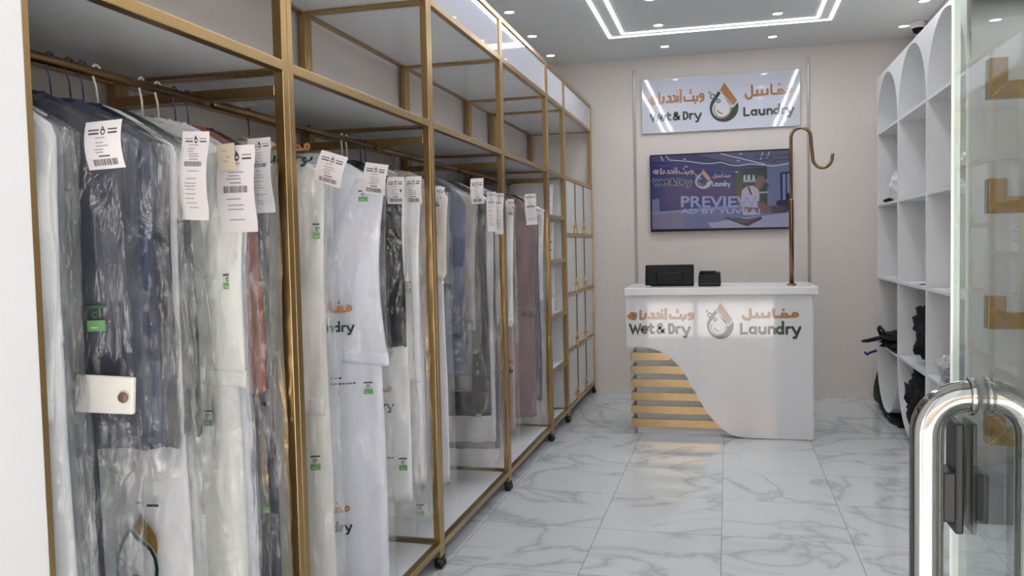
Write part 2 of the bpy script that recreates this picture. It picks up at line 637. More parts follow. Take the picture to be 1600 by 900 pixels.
LOGO = {'green': M['green'], 'gold': M['gold'], 'white': M['logo_white']}

# ------------------------------------------------------------------ room shell
YB, ZC, XL, XR = 7.97, 3.157, -1.868, 1.56
YF = 0.12
struct(MB().box(XL - .1, XR + .1, YF, YB + .1, -0.12, 0.0).build('floor', M['floor']), 'white grey-veined polished marble tile floor of the shop', 'floor')
struct(MB().box(XL - .1, XR + .1, YF - .1, YB + .1, ZC, ZC + .15).build('ceiling', M['ceiling']), 'plain pale grey ceiling with recessed lights', 'ceiling')
struct(MB().box(XL, XR, YB, YB + .1, 0, ZC).build('wall_back', M['wall']), 'plain off-white back wall behind the counter', 'wall')
struct(MB().box(XL - .1, XL, YF, YB + .1, 0, ZC).build('wall_left', M['wall']), 'off-white side wall behind the brass racks', 'wall')
struct(MB().box(XR, XR + .1, YF, YB + .1, 0, ZC).build('wall_right', M['wall']), 'off-white side wall behind the arched shelves', 'wall')
struct(MB().box(XL, -1.2, YF, 1.236, 0, ZC).build('wall_front', M['pier'], bevel=.004), 'bright white wall end beside the doorway at the left edge', 'wall')
struct(MB().box(-1.2, XR, YF - .05, YF + .08, 2.75, ZC).build('wall_header', M['pier']), 'white wall strip over the shop doorway', 'wall')
struct(MB().box(XL, XR, YB - .012, YB, 0, .075).build('baseboard_back', M['wall'], bevel=.003), 'low off-white baseboard along the back wall', 'baseboard')
for i, x in enumerate((-.833, .711)):
    struct(MB().box(x - .009, x + .009, YB - .014, YB, 0.075, 3.05).build('trim_%d' % (i + 1), M['trim'], bevel=.002),
           ['slim grey vertical metal trim left of the wall sign', 'slim grey vertical metal trim right of the wall sign'][i], 'trim')
struct(MB().box(1.203, XR, 4.54, 4.775, 0, .246).build('plinth', M['stone'], bevel=.004), 'low grey stone plinth behind the glass door', 'plinth')
struct(MB().box(.69, XR, YF - .05, YF + .08, 0, 2.75).build('wall_entrance', M['pier'], bevel=.004), 'white wall right of the shop entrance', 'wall')
# storefront frame round the doorway and the street outside it
fr = MB()
for x in (-1.17, -.46, .66):
    fr.box(x - .03, x + .03, YF, YF + .06, 0, 2.75)
fr.box(-1.2, .66, YF, YF + .06, 2.69, 2.75)
struct(fr.build('door_frame', M['alu'], bevel=.003), 'grey aluminium frame of the shop front', 'door frame')
struct(MB().box(-14, 14, -14, YF, -.16, -.03).build('pavement', M['concrete']), 'sunlit pale concrete pavement outside', 'pavement')
fc = MB()
fc.box(-14, 14, -9.2, -9.0, -.03, 4.2)
for x in range(-12, 13, 3):
    fc.box(x - .2, x + .2, -9.0, -8.8, -.03, 4.2)
struct(fc.build('facade', M['facade']), 'pale plastered building across the street', 'building')
tag(MB().add([(-6, -8.9, 3.0), (5, -8.9, 3.0), (5, -7.6, 2.6), (-6, -7.6, 2.6), (-6, -8.9, 2.9), (5, -8.9, 2.9), (5, -7.6, 2.5), (-6, -7.6, 2.5)],
             [(0, 1, 2, 3), (7, 6, 5, 4), (3, 2, 6, 7), (0, 4, 5, 1), (0, 3, 7, 4), (1, 5, 6, 2)]).build('canopy', M['canopy']),
    'tan canvas canopy on the building across the street', 'canopy')

# ------------------------------------------------------------------ ceiling lights
led = thing('ceiling_light', 'double rectangular white LED strip set into the ceiling', 'ceiling light', (-.07, 4.5, ZC))
for (x0, x1, y1) in ((-.936, .797, 7.085), (-.818, .697, 6.985)):
    y0 = 2.2 if x0 < -.9 else 2.3
    mb = MB()
    w = .011
    mb.box(x0 - w, x0 + w, y0, y1 + w, ZC - .006, ZC + .002)
    mb.box(x1 - w, x1 + w, y0, y1 + w, ZC - .006, ZC + .002)
    mb.box(x0 + w, x1 - w, y1 - w, y1 + w, ZC - .006, ZC + .002)
    mb.box(x0 + w, x1 - w, y0, y0 + 2 * w, ZC - .006, ZC + .002)
    mb.build('light_strip', M['led'], led)
    for (cx, cy, lx_, ly_) in ((x0, (y0 + y1) / 2, .03, y1 - y0), (x1, (y0 + y1) / 2, .03, y1 - y0), ((x0 + x1) / 2, y1, x1 - x0, .03)):
        al = bpy.data.lights.new('strip_light', 'AREA')
        al.shape = 'RECTANGLE'
        al.size, al.size_y = lx_, ly_
        al.energy = STRIP_AREA * max(lx_, ly_) / 5.0
        al.color = (.95, .97, 1.0)
        lo = bpy.data.objects.new('strip_light', al)
        COL.objects.link(lo)
        lo.parent = led
        lo.location = Vector((cx, cy, ZC - .012)) - led.location

ROWN = {-1.54: 'above the brass racks', -.515: 'left of the middle', .385: 'right of the middle', 1.407: 'above the arched shelves'}
ORD = ['nearest the back wall', 'second from the back wall', 'third from the back wall', 'fourth from the back wall', 'fifth from the back wall', 'sixth from the back wall']
for x in (-1.54, -.515, .385, 1.407):
    for k in range(6):
        y = 7.54 - .742 * k
        if x == 1.407 or x == .385:
            y -= .04
        d_ = thing('downlight', 'round recessed downlight in the row %s, %s' % (ROWN[x], ORD[k]), 'ceiling light', (x, y, ZC), 'recessed downlights')
        MB().lathe([(.045, -.002), (.047, -.008), (.038, -.008), (.034, -.002)], (x, y, ZC), n=24).build('rim', M['white_paint'], d_, True)
        MB().lathe([(.0, -.0025), (.034, -.0025), (.034, -.005), (.0, -.006)], (x, y, ZC), n=20).build('lens', M['lamp'], d_)
        sp = bpy.data.lights.new('downlight_lamp', 'SPOT')
        sp.energy = SPOT_W
        sp.spot_size = math.radians(125)
        sp.spot_blend = .8
        sp.shadow_soft_size = .035
        so_ = bpy.data.objects.new('downlight_lamp', sp)
        COL.objects.link(so_)
        so_.parent = d_
        so_.location = (0, 0, -.02)

# security camera on the ceiling
c_ = thing('security_camera', 'white ceiling security camera with black dome above the arched shelves', 'camera', (1.5, 7.42, ZC))
MB().lathe([(.062, 0), (.066, -.012), (.062, -.045), (.05, -.05), (.0, -.05)], (1.5, 7.42, ZC), n=28).build('housing', M['white_paint'], c_, True)
MB().lathe([(.044, -.048), (.043, -.062), (.034, -.082), (.018, -.093), (.0, -.096)], (1.5, 7.42, ZC), n=24).build('dome', M['black_plastic'], c_, True)

# ------------------------------------------------------------------ brass racks
XF = -1.245         # aisle face of the racks
XBK = -1.85
T = .03
YJ = [1.265, 2.245, 3.474, 4.682, 5.928, 6.578, 7.949]
ZM, ZB, ZT = 1.985, 2.52, 2.75
RNAME = ['brass garment rack nearest the doorway, next to the white wall end', 'second brass garment rack from the doorway, holding the white robes',
         'third brass garment rack from the doorway, with the dark grey skirt', 'fourth brass garment rack from the doorway, with the mauve dress',
         'narrow brass shelf unit between the garment racks and lockers', 'brass locker unit with white doors and gold padlocks by the back wall']
RACK = []
for k in range(6):
    y0, y1 = YJ[k] + .001, YJ[k + 1] - .001
    r = thing(['garment_rack', 'garment_rack', 'garment_rack', 'garment_rack', 'shelf_unit', 'locker_unit'][k], RNAME[k],
              ['garment rack', 'garment rack', 'garment rack', 'garment rack', 'shelf', 'lockers'][k], (-1.55, (y0 + y1) / 2, 0), 'brass wall units' if k < 4 else None)
    RACK.append(r)
    zf = .055

    def rail(x0, x1, ya, yb, z0, z1):
        MB().box(x0, x1, ya, yb, z0, z1).build('rail', M['brass'], r, bevel=.002)
    for (xa, ya) in ((XF - T, y0), (XF - T, y1 - T), (XBK, y0), (XBK, y1 - T)):
        MB().box(xa, xa + T, ya, ya + T, zf, ZT).build('post', M['brass'], r, bevel=.002)
        cs = MB()
        cx, cy = xa + T / 2, ya + T / 2
        cs.lathe([(.012, .056), (.012, .04), (.0, .04)], (cx, cy, 0), n=12)
        cs.lathe([(.0, -.013), (.016, -.013), (.0205, -.008), (.0205, .008), (.016, .013), (.0, .013)], (cx + .004, cy, .0205), axis='y', n=18)
        cs.box(cx - .014, cx + .014, cy - .017, cy - .013, .018, .05)
        cs.box(cx - .014, cx + .014, cy + .013, cy + .017, .018, .05)
        cs.build('caster', M['rubber'], r, True)
    ya, yb = y0 + T, y1 - T
    for z in (ZM, ZT, ZB) if k < 5 else (ZM, ZT, ZB):
        rail(XF - T, XF, ya, yb, z - T, z)
        rail(XBK, XBK + T, ya, yb, z - T, z)
        for yy in (y0, y1 - T):
            rail(XBK + T, XF - T, yy, yy + T, z - T, z)
    rail(XF - T, XF, ya, yb, .09, .12)
    rail(XBK, XBK + T, ya, yb, .09, .12)
    for yy in (y0, y1 - T):
        rail(XBK + T, XF - T, yy, yy + T, .09, .12)
    for z in (.114, ZM - .008, ZB - .008):
        MB().box(XBK + .004, XF - .006, y0 + .004, y1 - .004, z - .012, z).build('shelf_panel', M['white_panel'], r)
    # white glossy fascia with a thin brass border
    MB().box(XF - .016, XF - .008, ya, yb, ZB, ZT - T).build('fascia_panel', M['fascia'], r)
    if k < 4:
        for yy in (y0, y1 - T):
            rail(XBK + T, XF - T, yy, yy + T, 1.885, 1.915)
        MB().tube([(-1.52, y0 + T, 1.885), (-1.52, y1 - T, 1.885)], .0125, 14).build('hanging_rod', M['brass_dark'], r, True)
    if k == 4:
        for z in (1.655, 1.325, .915, .508):
            rail(XF - T, XF, ya, yb, z - T, z)
            rail(XBK, XBK + T, ya, yb, z - T, z)
            MB().box(XBK + .004, XF - .006, y0 + .004, y1 - .004, z - .014, z - .004).build('shelf_panel', M['white_panel'], r)
        MB().box(XBK + .002, XBK + .008, y0 + .004, y1 - .004, .12, ZM - T).build('back_panel', M['white_panel'], r)
        MB().box(XBK + T, XF - T, y0 + .004, y0 + .012, .12, ZM - T).build('side_panel', M['white_panel'], r)
        MB().box(XBK + T, XF - T, y1 - .012, y1 - .004, .12, ZM - T).build('side_panel', M['white_panel'], r)
    if k == 5:
        cols = [ya + (yb - ya) * i / 3 for i in range(4)]
        rows = [.12, .565, 1.025, 1.51, ZM - T]
        for z in rows[1:-1]:
            rail(XF - T, XF, ya, yb, z - .014, z + .014)
        for i in (1, 2):
            MB().box(XF - .02, XF - .002, cols[i] - .005, cols[i] + .005, .12, ZM - T).build('divider', mat('bronze_strip', (104, 92, 74), .4), r)
        MB().box(XBK + .002, XBK + .008, y0 + .004, y1 - .004, .12, ZM - T).build('back_panel', M['white_panel'], r)
        for i in range(3):
            for j in range(4):
                z0, z1 = rows[j] + (.014 if j else 0), rows[j + 1] - (.014 if j < 3 else 0)
                dr = MB().box(XF - .016, XF - .008, cols[i] + .008, cols[i + 1] - .008, z0 + .003, z1 - .003).build('locker_door', M['locker_glass'], r)
                if i < 2:
                    yy, zz = cols[i + 1] - .03, z0 + .035
                    ph = MB()
                    ph.box(XF - .006, XF + .012, yy - .026, yy + .026, zz - .034, zz + .014)
                    ph.tube([(XF + .004, yy - .013, zz + .01), (XF + .004, yy - .013, zz + .03), (XF + .004, yy - .007, zz + .042), (XF + .004, yy + .007, zz + .042), (XF + .004, yy + .013, zz + .03), (XF + .004, yy + .013, zz + .01)], .004, 8)
                    ph.box(XF - .008, XF + .002, yy - .016, yy + .036, zz + .034, zz + .074)
                    ph.build('padlock', M['brass'], dr, bevel=.003)

# framed notices leaning on the narrow shelves
for (z, h, lab) in ((1.655, .235, 'white notice card with red print on the top narrow shelf'), (1.325, .28, 'white notice card with grey print on the second narrow shelf'),
                    (.915, .37, 'tall white certificate card standing on the third narrow shelf')):
    n_ = thing('notice_card', lab, 'card', (-1.37, 6.16, z), 'cards on the narrow shelf unit')
    MB().obox((-1.37, 6.19, z + h / 2), (.10, 0, 0), (0, .004, 0), (0, .025, h / 2)).build('card', M['paper'], n_)
    mb = MB()
    rr = random.Random(int(z * 100))
    for i in range(6):
        zz = -h * .36 + i * h * .11
        mb.obox((-1.36 + rr.uniform(-.01, .02), 6.19 - .0052 + zz * .1 / h * .5, z + h / 2 + zz), (.03 + rr.random() * .04, 0, 0), (0, .0006, 0), (0, .0003, .0035))
    mb.build('card_print', mat('red_ink', (170, 60, 60), .6) if z > 1.6 else M['ink'], n_)

# ------------------------------------------------------------------ counter
CY = 6.25
ct = thing('reception_counter', 'white reception counter with curved gloss front, gold slats and shop logo', 'counter', (-.08, 6.55, 0))
MB().box(-.672, .57, CY + .045, 6.86, 0, 1.045).build('body', M['white_paint'], ct, bevel=.003)
MB().box(-.748, .618, CY - .05, 6.93, 1.045, 1.1).build('worktop', M['counter_top'], ct, bevel=.005)
for i in range(6):
    zc = .085 + .1 * i
    sl = MB()
    xr = [-.03, -.10, -.19, -.24, -.32, -.42][i]
    sl.box(-.712, xr, CY + .012, CY + .030, zc - .03, zc + .03)
    sl.box(-.712, -.694, CY + .030, 6.7, zc - .03, zc + .03)
    sl.build('slat', M['brass_slat'], ct, bevel=.0015)
wave = [(-.735, .66), (-.66, .661), (-.60, .660), (-.55, .650), (-.499, .633), (-.45, .605), (-.406, .572), (-.37, .538), (-.337, .502), (-.30, .445), (-.268, .383), (-.225, .300),
        (-.178, .219), (-.135, .155), (-.087, .102), (-.04, .060), (.01, .026), (.06, .010), (.12, .004)]
wp = MB()
top = [(x, 1.043) for x, _ in wave] + [(.578, 1.043)]
bot = wave + [(.578, .004)]
n = len(top)
vs = [(x, CY - .022, z) for x, z in top] + [(x, CY - .022, z) for x, z in bot] + [(x, CY + .010, z) for x, z in top] + [(x, CY + .010, z) for x, z in bot]
fs = []
for i in range(n - 1):
    fs += [(i, n + i, n + i + 1, i + 1), (2 * n + i, 2 * n + i + 1, 3 * n + i + 1, 3 * n + i), (i, i + 1, 2 * n + i + 1, 2 * n + i), (n + i, 3 * n + i, 3 * n + i + 1, n + i + 1)]
fs += [(0, 2 * n, 3 * n, n), (n - 1, 2 * n - 1, 4 * n - 1, 3 * n - 1)]
wp.add(vs, fs)
wp.build('front_panel', M['white_gloss'], ct)
MB().box(.57, .592, CY + .012, 6.86, 0, 1.043).build('side_panel', M['white_paint'], ct, bevel=.002)
full_logo(ct, (-.715, CY - .022, 0), (1, 0, 0), (0, -1, 0), LOGO, sx=.95, z_lat=.757, z_ar=.868, sv_ar=.62, emb_x=.66, emb_z=.725, emb_s=.74)

# till monitor and receipt printer on the counter
t_ = thing('till_monitor', 'black till monitor standing on the counter seen from behind', 'monitor', (-.43, 6.48, 1.1))
mb = MB()
mb.obox((-.43, 6.47, 1.185), (.182, 0, 0), (0, .016, 0), (0, .02, .078))
mb.build('screen_housing', M['black_plastic'], t_, bevel=.008)
MB().obox((-.43, 6.452, 1.16), (.10, 0, 0), (0, .012, 0), (0, .012, .045)).build('rear_cover', M['black_plastic'], t_, bevel=.006)
MB().box(-.57, -.25, 6.44, 6.60, 1.1, 1.112).build('foot', M['black_plastic'], t_, bevel=.003)
MB().box(-.46, -.40, 6.475, 6.53, 1.108, 1.20).build('neck', M['black_plastic'], t_, bevel=.004)
p_ = thing('receipt_printer', 'small black receipt printer beside the till monitor', 'printer', (-.135, 6.48, 1.1))
MB().add([(-.215, 6.40, 1.1), (-.05, 6.40, 1.1), (-.05, 6.56, 1.1), (-.215, 6.56, 1.1), (-.212, 6.405, 1.185), (-.053, 6.405, 1.2), (-.053, 6.555, 1.205), (-.212, 6.555, 1.2)],
         [(0, 3, 2, 1), (4, 5, 6, 7), (0, 1, 5, 4), (1, 2, 6, 5), (2, 3, 7, 6), (3, 0, 4, 7)]).build('body', M['black_plastic'], p_, bevel=.008)
MB().box(-.205, -.085, 6.42, 6.54, 1.195, 1.212).build('lid', M['black_plastic'], p_, bevel=.005)
MB().box(-.205, -.06, 6.394, 6.402, 1.112, 1.122).build('paper_slot', M['grey_metal'], p_)

# brass hanging pole on the counter
h_ = thing('hanger_pole', 'tall bronze pole with an S-shaped hook standing on the counter', 'pole', (.458, 6.45, 1.1))
PX, PY = .455, 6.45
MB().lathe([(.0, 0), (.035, 0), (.035, .008), (.022, .014), (.0, .014)], (PX, PY, 1.1)).build('base_flange', M['brass_dark'], h_, True)
MB().tube([(PX, PY, 1.1), (PX, PY, 1.715), (PX, PY, 1.735)], [.0165, .0165, .012], 16).build('lower_pole', M['brass_dark'], h_, True)
pts = [(PX, 1.73), (PX, 2.17)]
pts += [(PX + .068 - .068 * math.cos(a), 2.175 + .068 * math.sin(a)) for a in [PI * i / 12 for i in range(1, 13)]]
pts += [(.597, 2.10), (.604, 2.04)]
pts += [(.671 - .067 * math.cos(a), 2.025 - .078 * math.sin(a)) for a in [PI * i / 12 for i in range(0, 12)]]
pts += [(.738, 2.03), (.742, 2.05)]
MB().tube([(x, PY, z) for x, z in pts], .0115, 14).build('hook', M['brass_dark'], h_, True)

# ------------------------------------------------------------------ wall sign and television
sg = thing('wall_sign', 'wide glossy white shop sign with gold and green lettering on the back wall', 'sign', (-.06, YB, 2.45))
MB().box(-.762, .640, YB - .03, YB - .004, 2.452, 2.952).build('sign_panel', M['sign'], sg, bevel=.002)
full_logo(sg, (-.69, YB - .03, 0), (1, 0, 0), (0, -1, 0), LOGO, sx=1.0, z_lat=2.452 + LAT_BASE, z_ar=2.452 + AR_BASE, emb_x=.672, emb_z=2.452 + .069)

tv = thing('television', 'black framed television showing a blue shop advert on the back wall', 'television', (-.065, YB, 1.53))
TX0, TX1, TZ0, TZ1 = -.694, .562, 1.535, 2.25
YT = YB - .05
MB().box(TX0, TX1, YT, YB - .006, TZ0, TZ1).build('casing', M['black_plastic'], tv, bevel=.004)
EM = {}


def em(rgb):
    if rgb not in EM:
        m = mat('screen_%d_%d_%d' % rgb, rgb, .12, emit=.62)
        m.node_tree.nodes['Principled BSDF'].inputs['Base Color'].default_value = (.006, .006, .008, 1)
        m.node_tree.nodes['Principled BSDF'].inputs['Specular IOR Level'].default_value = .2
        EM[rgb] = m
    return EM[rgb]


def scr(px, py, lay=0):
    u = (px - 42) / 1353.0
    yt, yb = 112 - 72 * u, 860 - 40 * u
    v = (yb - py) / (yb - yt)
    return Vector((TX0 + u * (TX1 - TX0), YT - .0012 - .0005 * lay, TZ0 + v * (TZ1 - TZ0)))


PIC = [((38, 48, 104), [(58, 122), (1392, 55), (1392, 805), (60, 832)]),
       ((66, 72, 104), [(58, 122), (1392, 55), (1392, 250), (880, 250), (60, 170)]),
       ((92, 92, 118), [(500, 100), (1392, 55), (1392, 210), (900, 200)]),
       ((58, 66, 118), [(300, 190), (900, 262), (900, 290), (58, 215)]),
       ((98, 106, 140), [(1165, 200), (1392, 180), (1392, 805), (1170, 620)]),
       ((48, 78, 58), [(880, 262), (935, 250), (935, 600), (880, 600)]),
       ((38, 62, 66), [(940, 240), (1170, 225), (1170, 600), (940, 600)]),
       ((132, 150, 160), [(945, 355), (1170, 345), (1170, 362), (945, 372)]),
       ((132, 150, 160), [(1080, 465), (1175, 458), (1175, 474), (1080, 480)]),
       ((150, 166, 170), [(950, 300), (968, 300), (972, 355), (946, 355)]), ((150, 166, 170), [(986, 300), (1008, 296), (1014, 352), (984, 355)]),
       ((150, 166, 170), [(1034, 300), (1050, 300), (1058, 350), (1030, 352)]),
       ((34, 40, 66), [(1290, 275), (1392, 262), (1392, 560), (1295, 560)]),
       ((112, 122, 156), [(1310, 290), (1340, 286), (1340, 540), (1312, 540)]), ((112, 122, 156), [(1352, 286), (1388, 282), (1388, 470), (1354, 476)]),
       ((88, 96, 138), [(60, 668), (880, 590), (1392, 640), (1392, 805), (60, 832)]),
       ((112, 118, 150), [(60, 668), (930, 588), (930, 612), (60, 696)]),
       ((104, 100, 128), [(60, 690), (370, 662), (370, 822), (60, 832)]),
       ((136, 140, 166), [(600, 770), (940, 720), (1392, 660), (1392, 805), (640, 818)]),
       ((100, 104, 134), [(62, 545), (130, 530), (136, 660), (62, 668)])]
MAN = [((152, 152, 170), [(930, 450), (975, 412), (1040, 402), (1090, 440), (1098, 520), (1080, 610), (1060, 690), (945, 690), (920, 560)]),
       ((44, 50, 84), [(985, 420), (1000, 410), (1030, 490), (1014, 496)]),
       ((104, 82, 82), [(1075, 552), (1190, 590), (1205, 640), (1180, 668), (940, 662), (950, 610), (1080, 620)]),
       ((108, 84, 84), [(1058, 380), (1068, 345), (1110, 335), (1135, 370), (1128, 415), (1100, 432), (1068, 425)]),
       ((92, 88, 92), [(1060, 350), (1085, 308), (1130, 306), (1160, 350), (1160, 385), (1115, 365), (1075, 375)]),
       ((40, 44, 60), [(1155, 385), (1192, 398), (1188, 410), (1150, 402)]),
       ((48, 50, 66), [(1246, 580), (1265, 545), (1400, 535), (1392, 620), (1335, 665)]),
       ((74, 66, 74), [(1200, 600), (1340, 600), (1335, 668), (1205, 668)]),
       ((56, 52, 62), [(765, 722), (790, 708), (940, 745), (1110, 700), (1122, 728), (985, 800), (945, 790)]),
       ((86, 82, 92), [(780, 712), (940, 752), (1108, 704), (1100, 712), (945, 768)])]


def picture(lst, lay0, name, parent):
    mb = MB()
    mats = []
    for i, (c, pts_) in enumerate(lst):
        if em(c) not in mats:
            mats.append(em(c))
        mb.cur = mats.index(em(c))
        mb.fan(pts_, lambda x, y, l=lay0 + i * .2: scr(x, y, l))
    return mb.build(name, mats, parent)


scn = MB().add([scr(*p) for p in ((52, 122), (1394, 50), (1394, 810), (54, 838))], [(3, 2, 1, 0)]).build('screen', em((38, 48, 104)), tv)
picture(PIC, 1, 'screen_picture', scn)
picture(MAN, 6, 'pictured_person', scn)
mb = MB()
for s_ in ([(150, 122), (175, 165)], [(205, 120), (235, 158), (440, 172), (560, 190), (640, 190), (735, 178), (830, 205), (900, 210), (1020, 192), (1240, 212), (1392, 182)], [(735, 95), (1150, 195)], [(1110, 145), (1130, 80)], [(1170, 130), (1190, 78)]):
    mb.stroke(s_, 8, lambda x, y: scr(x, y, 8))
for cx, cy in ((400, 222), (385, 148), (885, 270), (900, 163), (925, 95)):
    mb.stroke([(cx - 10, cy), (cx + 10, cy)], 9, lambda x, y: scr(x, y, 8))
mb.build('screen_light_lines', em((186, 190, 214)), scn)


def tvmap(x0, y0, k, lay):
    return lambda x, v, l=0: scr(x0 + x * k, y0 - v * k * .92, lay + l * .4)


K = 640.0
for w, c, x0, y0, n_ in (('wet', (150, 176, 190), 62, 404, 'screen_lettering'), ('laundry', (150, 176, 190), 60, 412, 'screen_lettering'), ('ar_l', (166, 140, 140), 60, 294, 'screen_lettering'), ('ar_r', (166, 140, 140), 60, 332, 'screen_lettering')):
    kk = K * (.92 if w in ('wet', 'ar_l') else .96)
    if w == 'laundry':
        put_letters(lambda x, v, l=0: scr(648 + (x - .84) * 400, y0 - v * 560, 9), scn, w, em(c), n_, 1, 1, wt=1.1)
    elif w == 'ar_r':
        put_letters(lambda x, v, l=0: scr(655 + (x - .855) * 420, y0 - v * 420, 9), scn, w, em(c), n_, 1, 1, wt=1.1)
    elif w == 'wet':
        put_letters(lambda x, v, l=0: scr(72 + x * 800, y0 - v * 740, 8.5), scn, w, em((128, 152, 176)), n_, 1, 1, wt=1.7)
        put_letters(lambda x, v, l=0: scr(72 + x * 800, y0 - v * 740, 9), scn, w, em((20, 30, 50)), n_, 1, 1, wt=1.0)
    else:
        put_letters(lambda x, v, l=0: scr(80 + x * 790, y0 - v * 520, 9), scn, w, em(c), n_, 1, 1, wt=1.1)
put_emblem(lambda x, v, l: scr(565 + x * 620, 436 - v * 530, 9 + l), scn, [em((150, 172, 186)), em((46, 56, 110)), em((176, 136, 112))], 1.0, 'screen_emblem')
put_emblem(lambda x, v, l: scr(1230 + x * 260, 178 - v * 250, 9 + l), scn, [em((58, 66, 84)), em((92, 92, 118)), em((104, 92, 92))], 1.0, 'screen_emblem')
mb = MB()
for s_ in ([(1062, 125), (1180, 118)], [(1060, 160), (1180, 156)], [(1285, 112), (1380, 106)], [(1280, 152), (1370, 146)]):
    mb.stroke(s_, 14, lambda x, y: scr(x, y, 9))
mb.build('screen_small_lettering', em((72, 78, 100)), scn)


def font_text(txt, name, material, parent, x0, x1, yb, yt, lay):
    cu = bpy.data.curves.new(name, 'FONT')
    cu.body = txt
    cu.offset = .02
    o = bpy.data.objects.new(name, cu)
    COL.objects.link(o)
    bpy.context.view_layer.update()
    me = bpy.data.meshes.new_from_object(o.evaluated_get(bpy.context.evaluated_depsgraph_get()))
    bpy.data.objects.remove(o)
    xs = [v.co.x for v in me.vertices]
    ys = [v.co.y for v in me.vertices]
    a, b, c, d = min(xs), max(xs), min(ys), max(ys)
    mb_ = MB()
    mb_.add([scr(x0 + (v.co.x - a) / (b - a) * (x1 - x0), yb - (v.co.y - c) / (d - c) * (yb - yt), lay) for v in me.vertices], [tuple(p.vertices) for p in me.polygons])
    return mb_.build(name, material, parent)


font_text('PREVIEW', 'screen_caption', em((126, 140, 186)), scn, 345, 1080, 618, 508, 11)
font_text('AD BY YUVRAJ', 'screen_caption', em((140, 148, 190)), scn, 340, 1100, 694, 630, 11)

# ------------------------------------------------------------------ arched white shelving on the right wall
XS = 1.20
UY = [7.47, 6.60, 5.70, 4.80]
sh = thing('arched_shelving', 'white built-in shelving of three tall arched columns along the right wall', 'shelf', (1.4, 6.1, .04))
fp = MB()
ZA, ZBM = 2.28, .50
for i in range(3):
    ya, yb = UY[i + 1], UY[i]
    cy, R_ = (ya + yb) / 2, (yb - ya) / 2
    ri = R_ - .011
    # capsule shaped shell: outer and inner outline swept to the wall
    N_ = 28
    out_, in_ = [], []
    for j in range(N_ + 1):
        a = PI * j / N_
        out_.append((cy + R_ * math.cos(a), ZA + R_ * math.sin(a)))
        in_.append((cy + ri * math.cos(a), ZA + ri * math.sin(a)))
    for j in range(N_ + 1):
        a = PI + PI * j / N_
        out_.append((cy + R_ * math.cos(a), ZBM + R_ * math.sin(a)))
        in_.append((cy + ri * math.cos(a), ZBM + ri * math.sin(a)))
    mb = MB()
    n = len(out_)
    vs = [(XS, *p) for p in out_] + [(XS, *p) for p in in_] + [(XR - .004, *p) for p in out_] + [(XR - .004, *p) for p in in_]
    fs = []
    for j in range(n):
        k = (j + 1) % n
        fs += [(j, n + j, n + k, k), (n + j, 3 * n + j, 3 * n + k, n + k), (j, k, 2 * n + k, 2 * n + j)]
    mb.add(vs, fs)
    mb.build('arched_column', M['shelf_white'], sh)
    for z in (ZA, 1.70, 1.105, .56):
        MB().box(XS + .004, XR - .004, ya + .011, yb - .011, z - .009, z + .009).build('shelf_board', M['shelf_white'], sh)
    MB().add([(XR - .006, *p) for p in in_], [tuple(range(n))]).build('back_panel', M['shelf_white'], sh)
    # flat filler between the tops of the arches
    for sgn in (-1, 1):
        mb2 = MB()
        ring0, ring1 = [], []
        for j in range(15):
            a = PI / 2 * j / 14
            ring0.append((cy + sgn * R_ * math.cos(a), ZA + R_ * math.sin(a)))
            ring1.append((cy + sgn * R_ * math.cos(a), 2.735))
        vs = [(XS, *p) for p in ring0] + [(XS, *p) for p in ring1] + [(XS + .02, *p) for p in ring0] + [(XS + .02, *p) for p in ring1]
        m_ = 15
        fs = []
        for j in range(m_ - 1):
            fs += [(j, j + 1, m_ + j + 1, m_ + j), (2 * m_ + j, 3 * m_ + j, 3 * m_ + j + 1, 2 * m_ + j + 1), (m_ + j, m_ + j + 1, 3 * m_ + j + 1, 3 * m_ + j)]
        mb2.add(vs, fs).build('top_filler', M['shelf_white'], sh)
MB().box(XS + .02, XR - .004, UY[3], UY[0], 2.72, 2.735).build('top_board', M['shelf_white'], sh)

# gold display hooks beyond the shelving
for i, (z0, z1) in enumerate(((2.077, 2.265), (1.535, 1.70), (.985, 1.143), (.424, .585))):
    g_ = thing('wall_hook', ['square gold wall hook at the top behind the glass door', 'square gold wall hook second from the top behind the glass door',
                             'square gold wall hook third from the top behind the glass door', 'square gold wall hook at the bottom behind the glass door'][i], 'hook', (1.5, 4.45, z0), 'gold wall hooks')
    q = .078
    x0 = XS + .002
    y0 = 4.41
    MB().add([(x0, y0, z0), (XR, y0, z0), (XR, y0 + q, z0), (x0, y0 + q, z0), (x0 + q, y0, z0 + q), (XR, y0, z0 + q), (XR, y0 + q, z0 + q), (x0 + q, y0 + q, z0 + q)],
             [(0, 3, 2, 1), (4, 5, 6, 7), (0, 1, 5, 4), (1, 2, 6, 5), (2, 3, 7, 6), (3, 0, 4, 7)]).build('arm', M['brass'], g_, bevel=.003)
    MB().add([(x0, y0, z0), (x0, y0 + q, z0), (x0, y0 + q, z1), (x0, y0, z1), (x0 + q, y0, z0 + q), (x0 + q, y0 + q, z0 + q), (x0 + q, y0 + q, z1), (x0 + q, y0, z1)],
             [(0, 1, 2, 3), (4, 7, 6, 5), (3, 2, 6, 7), (0, 3, 7, 4), (1, 5, 6, 2), (0, 4, 5, 1)]).build('tip', M['brass'], g_, bevel=.003)


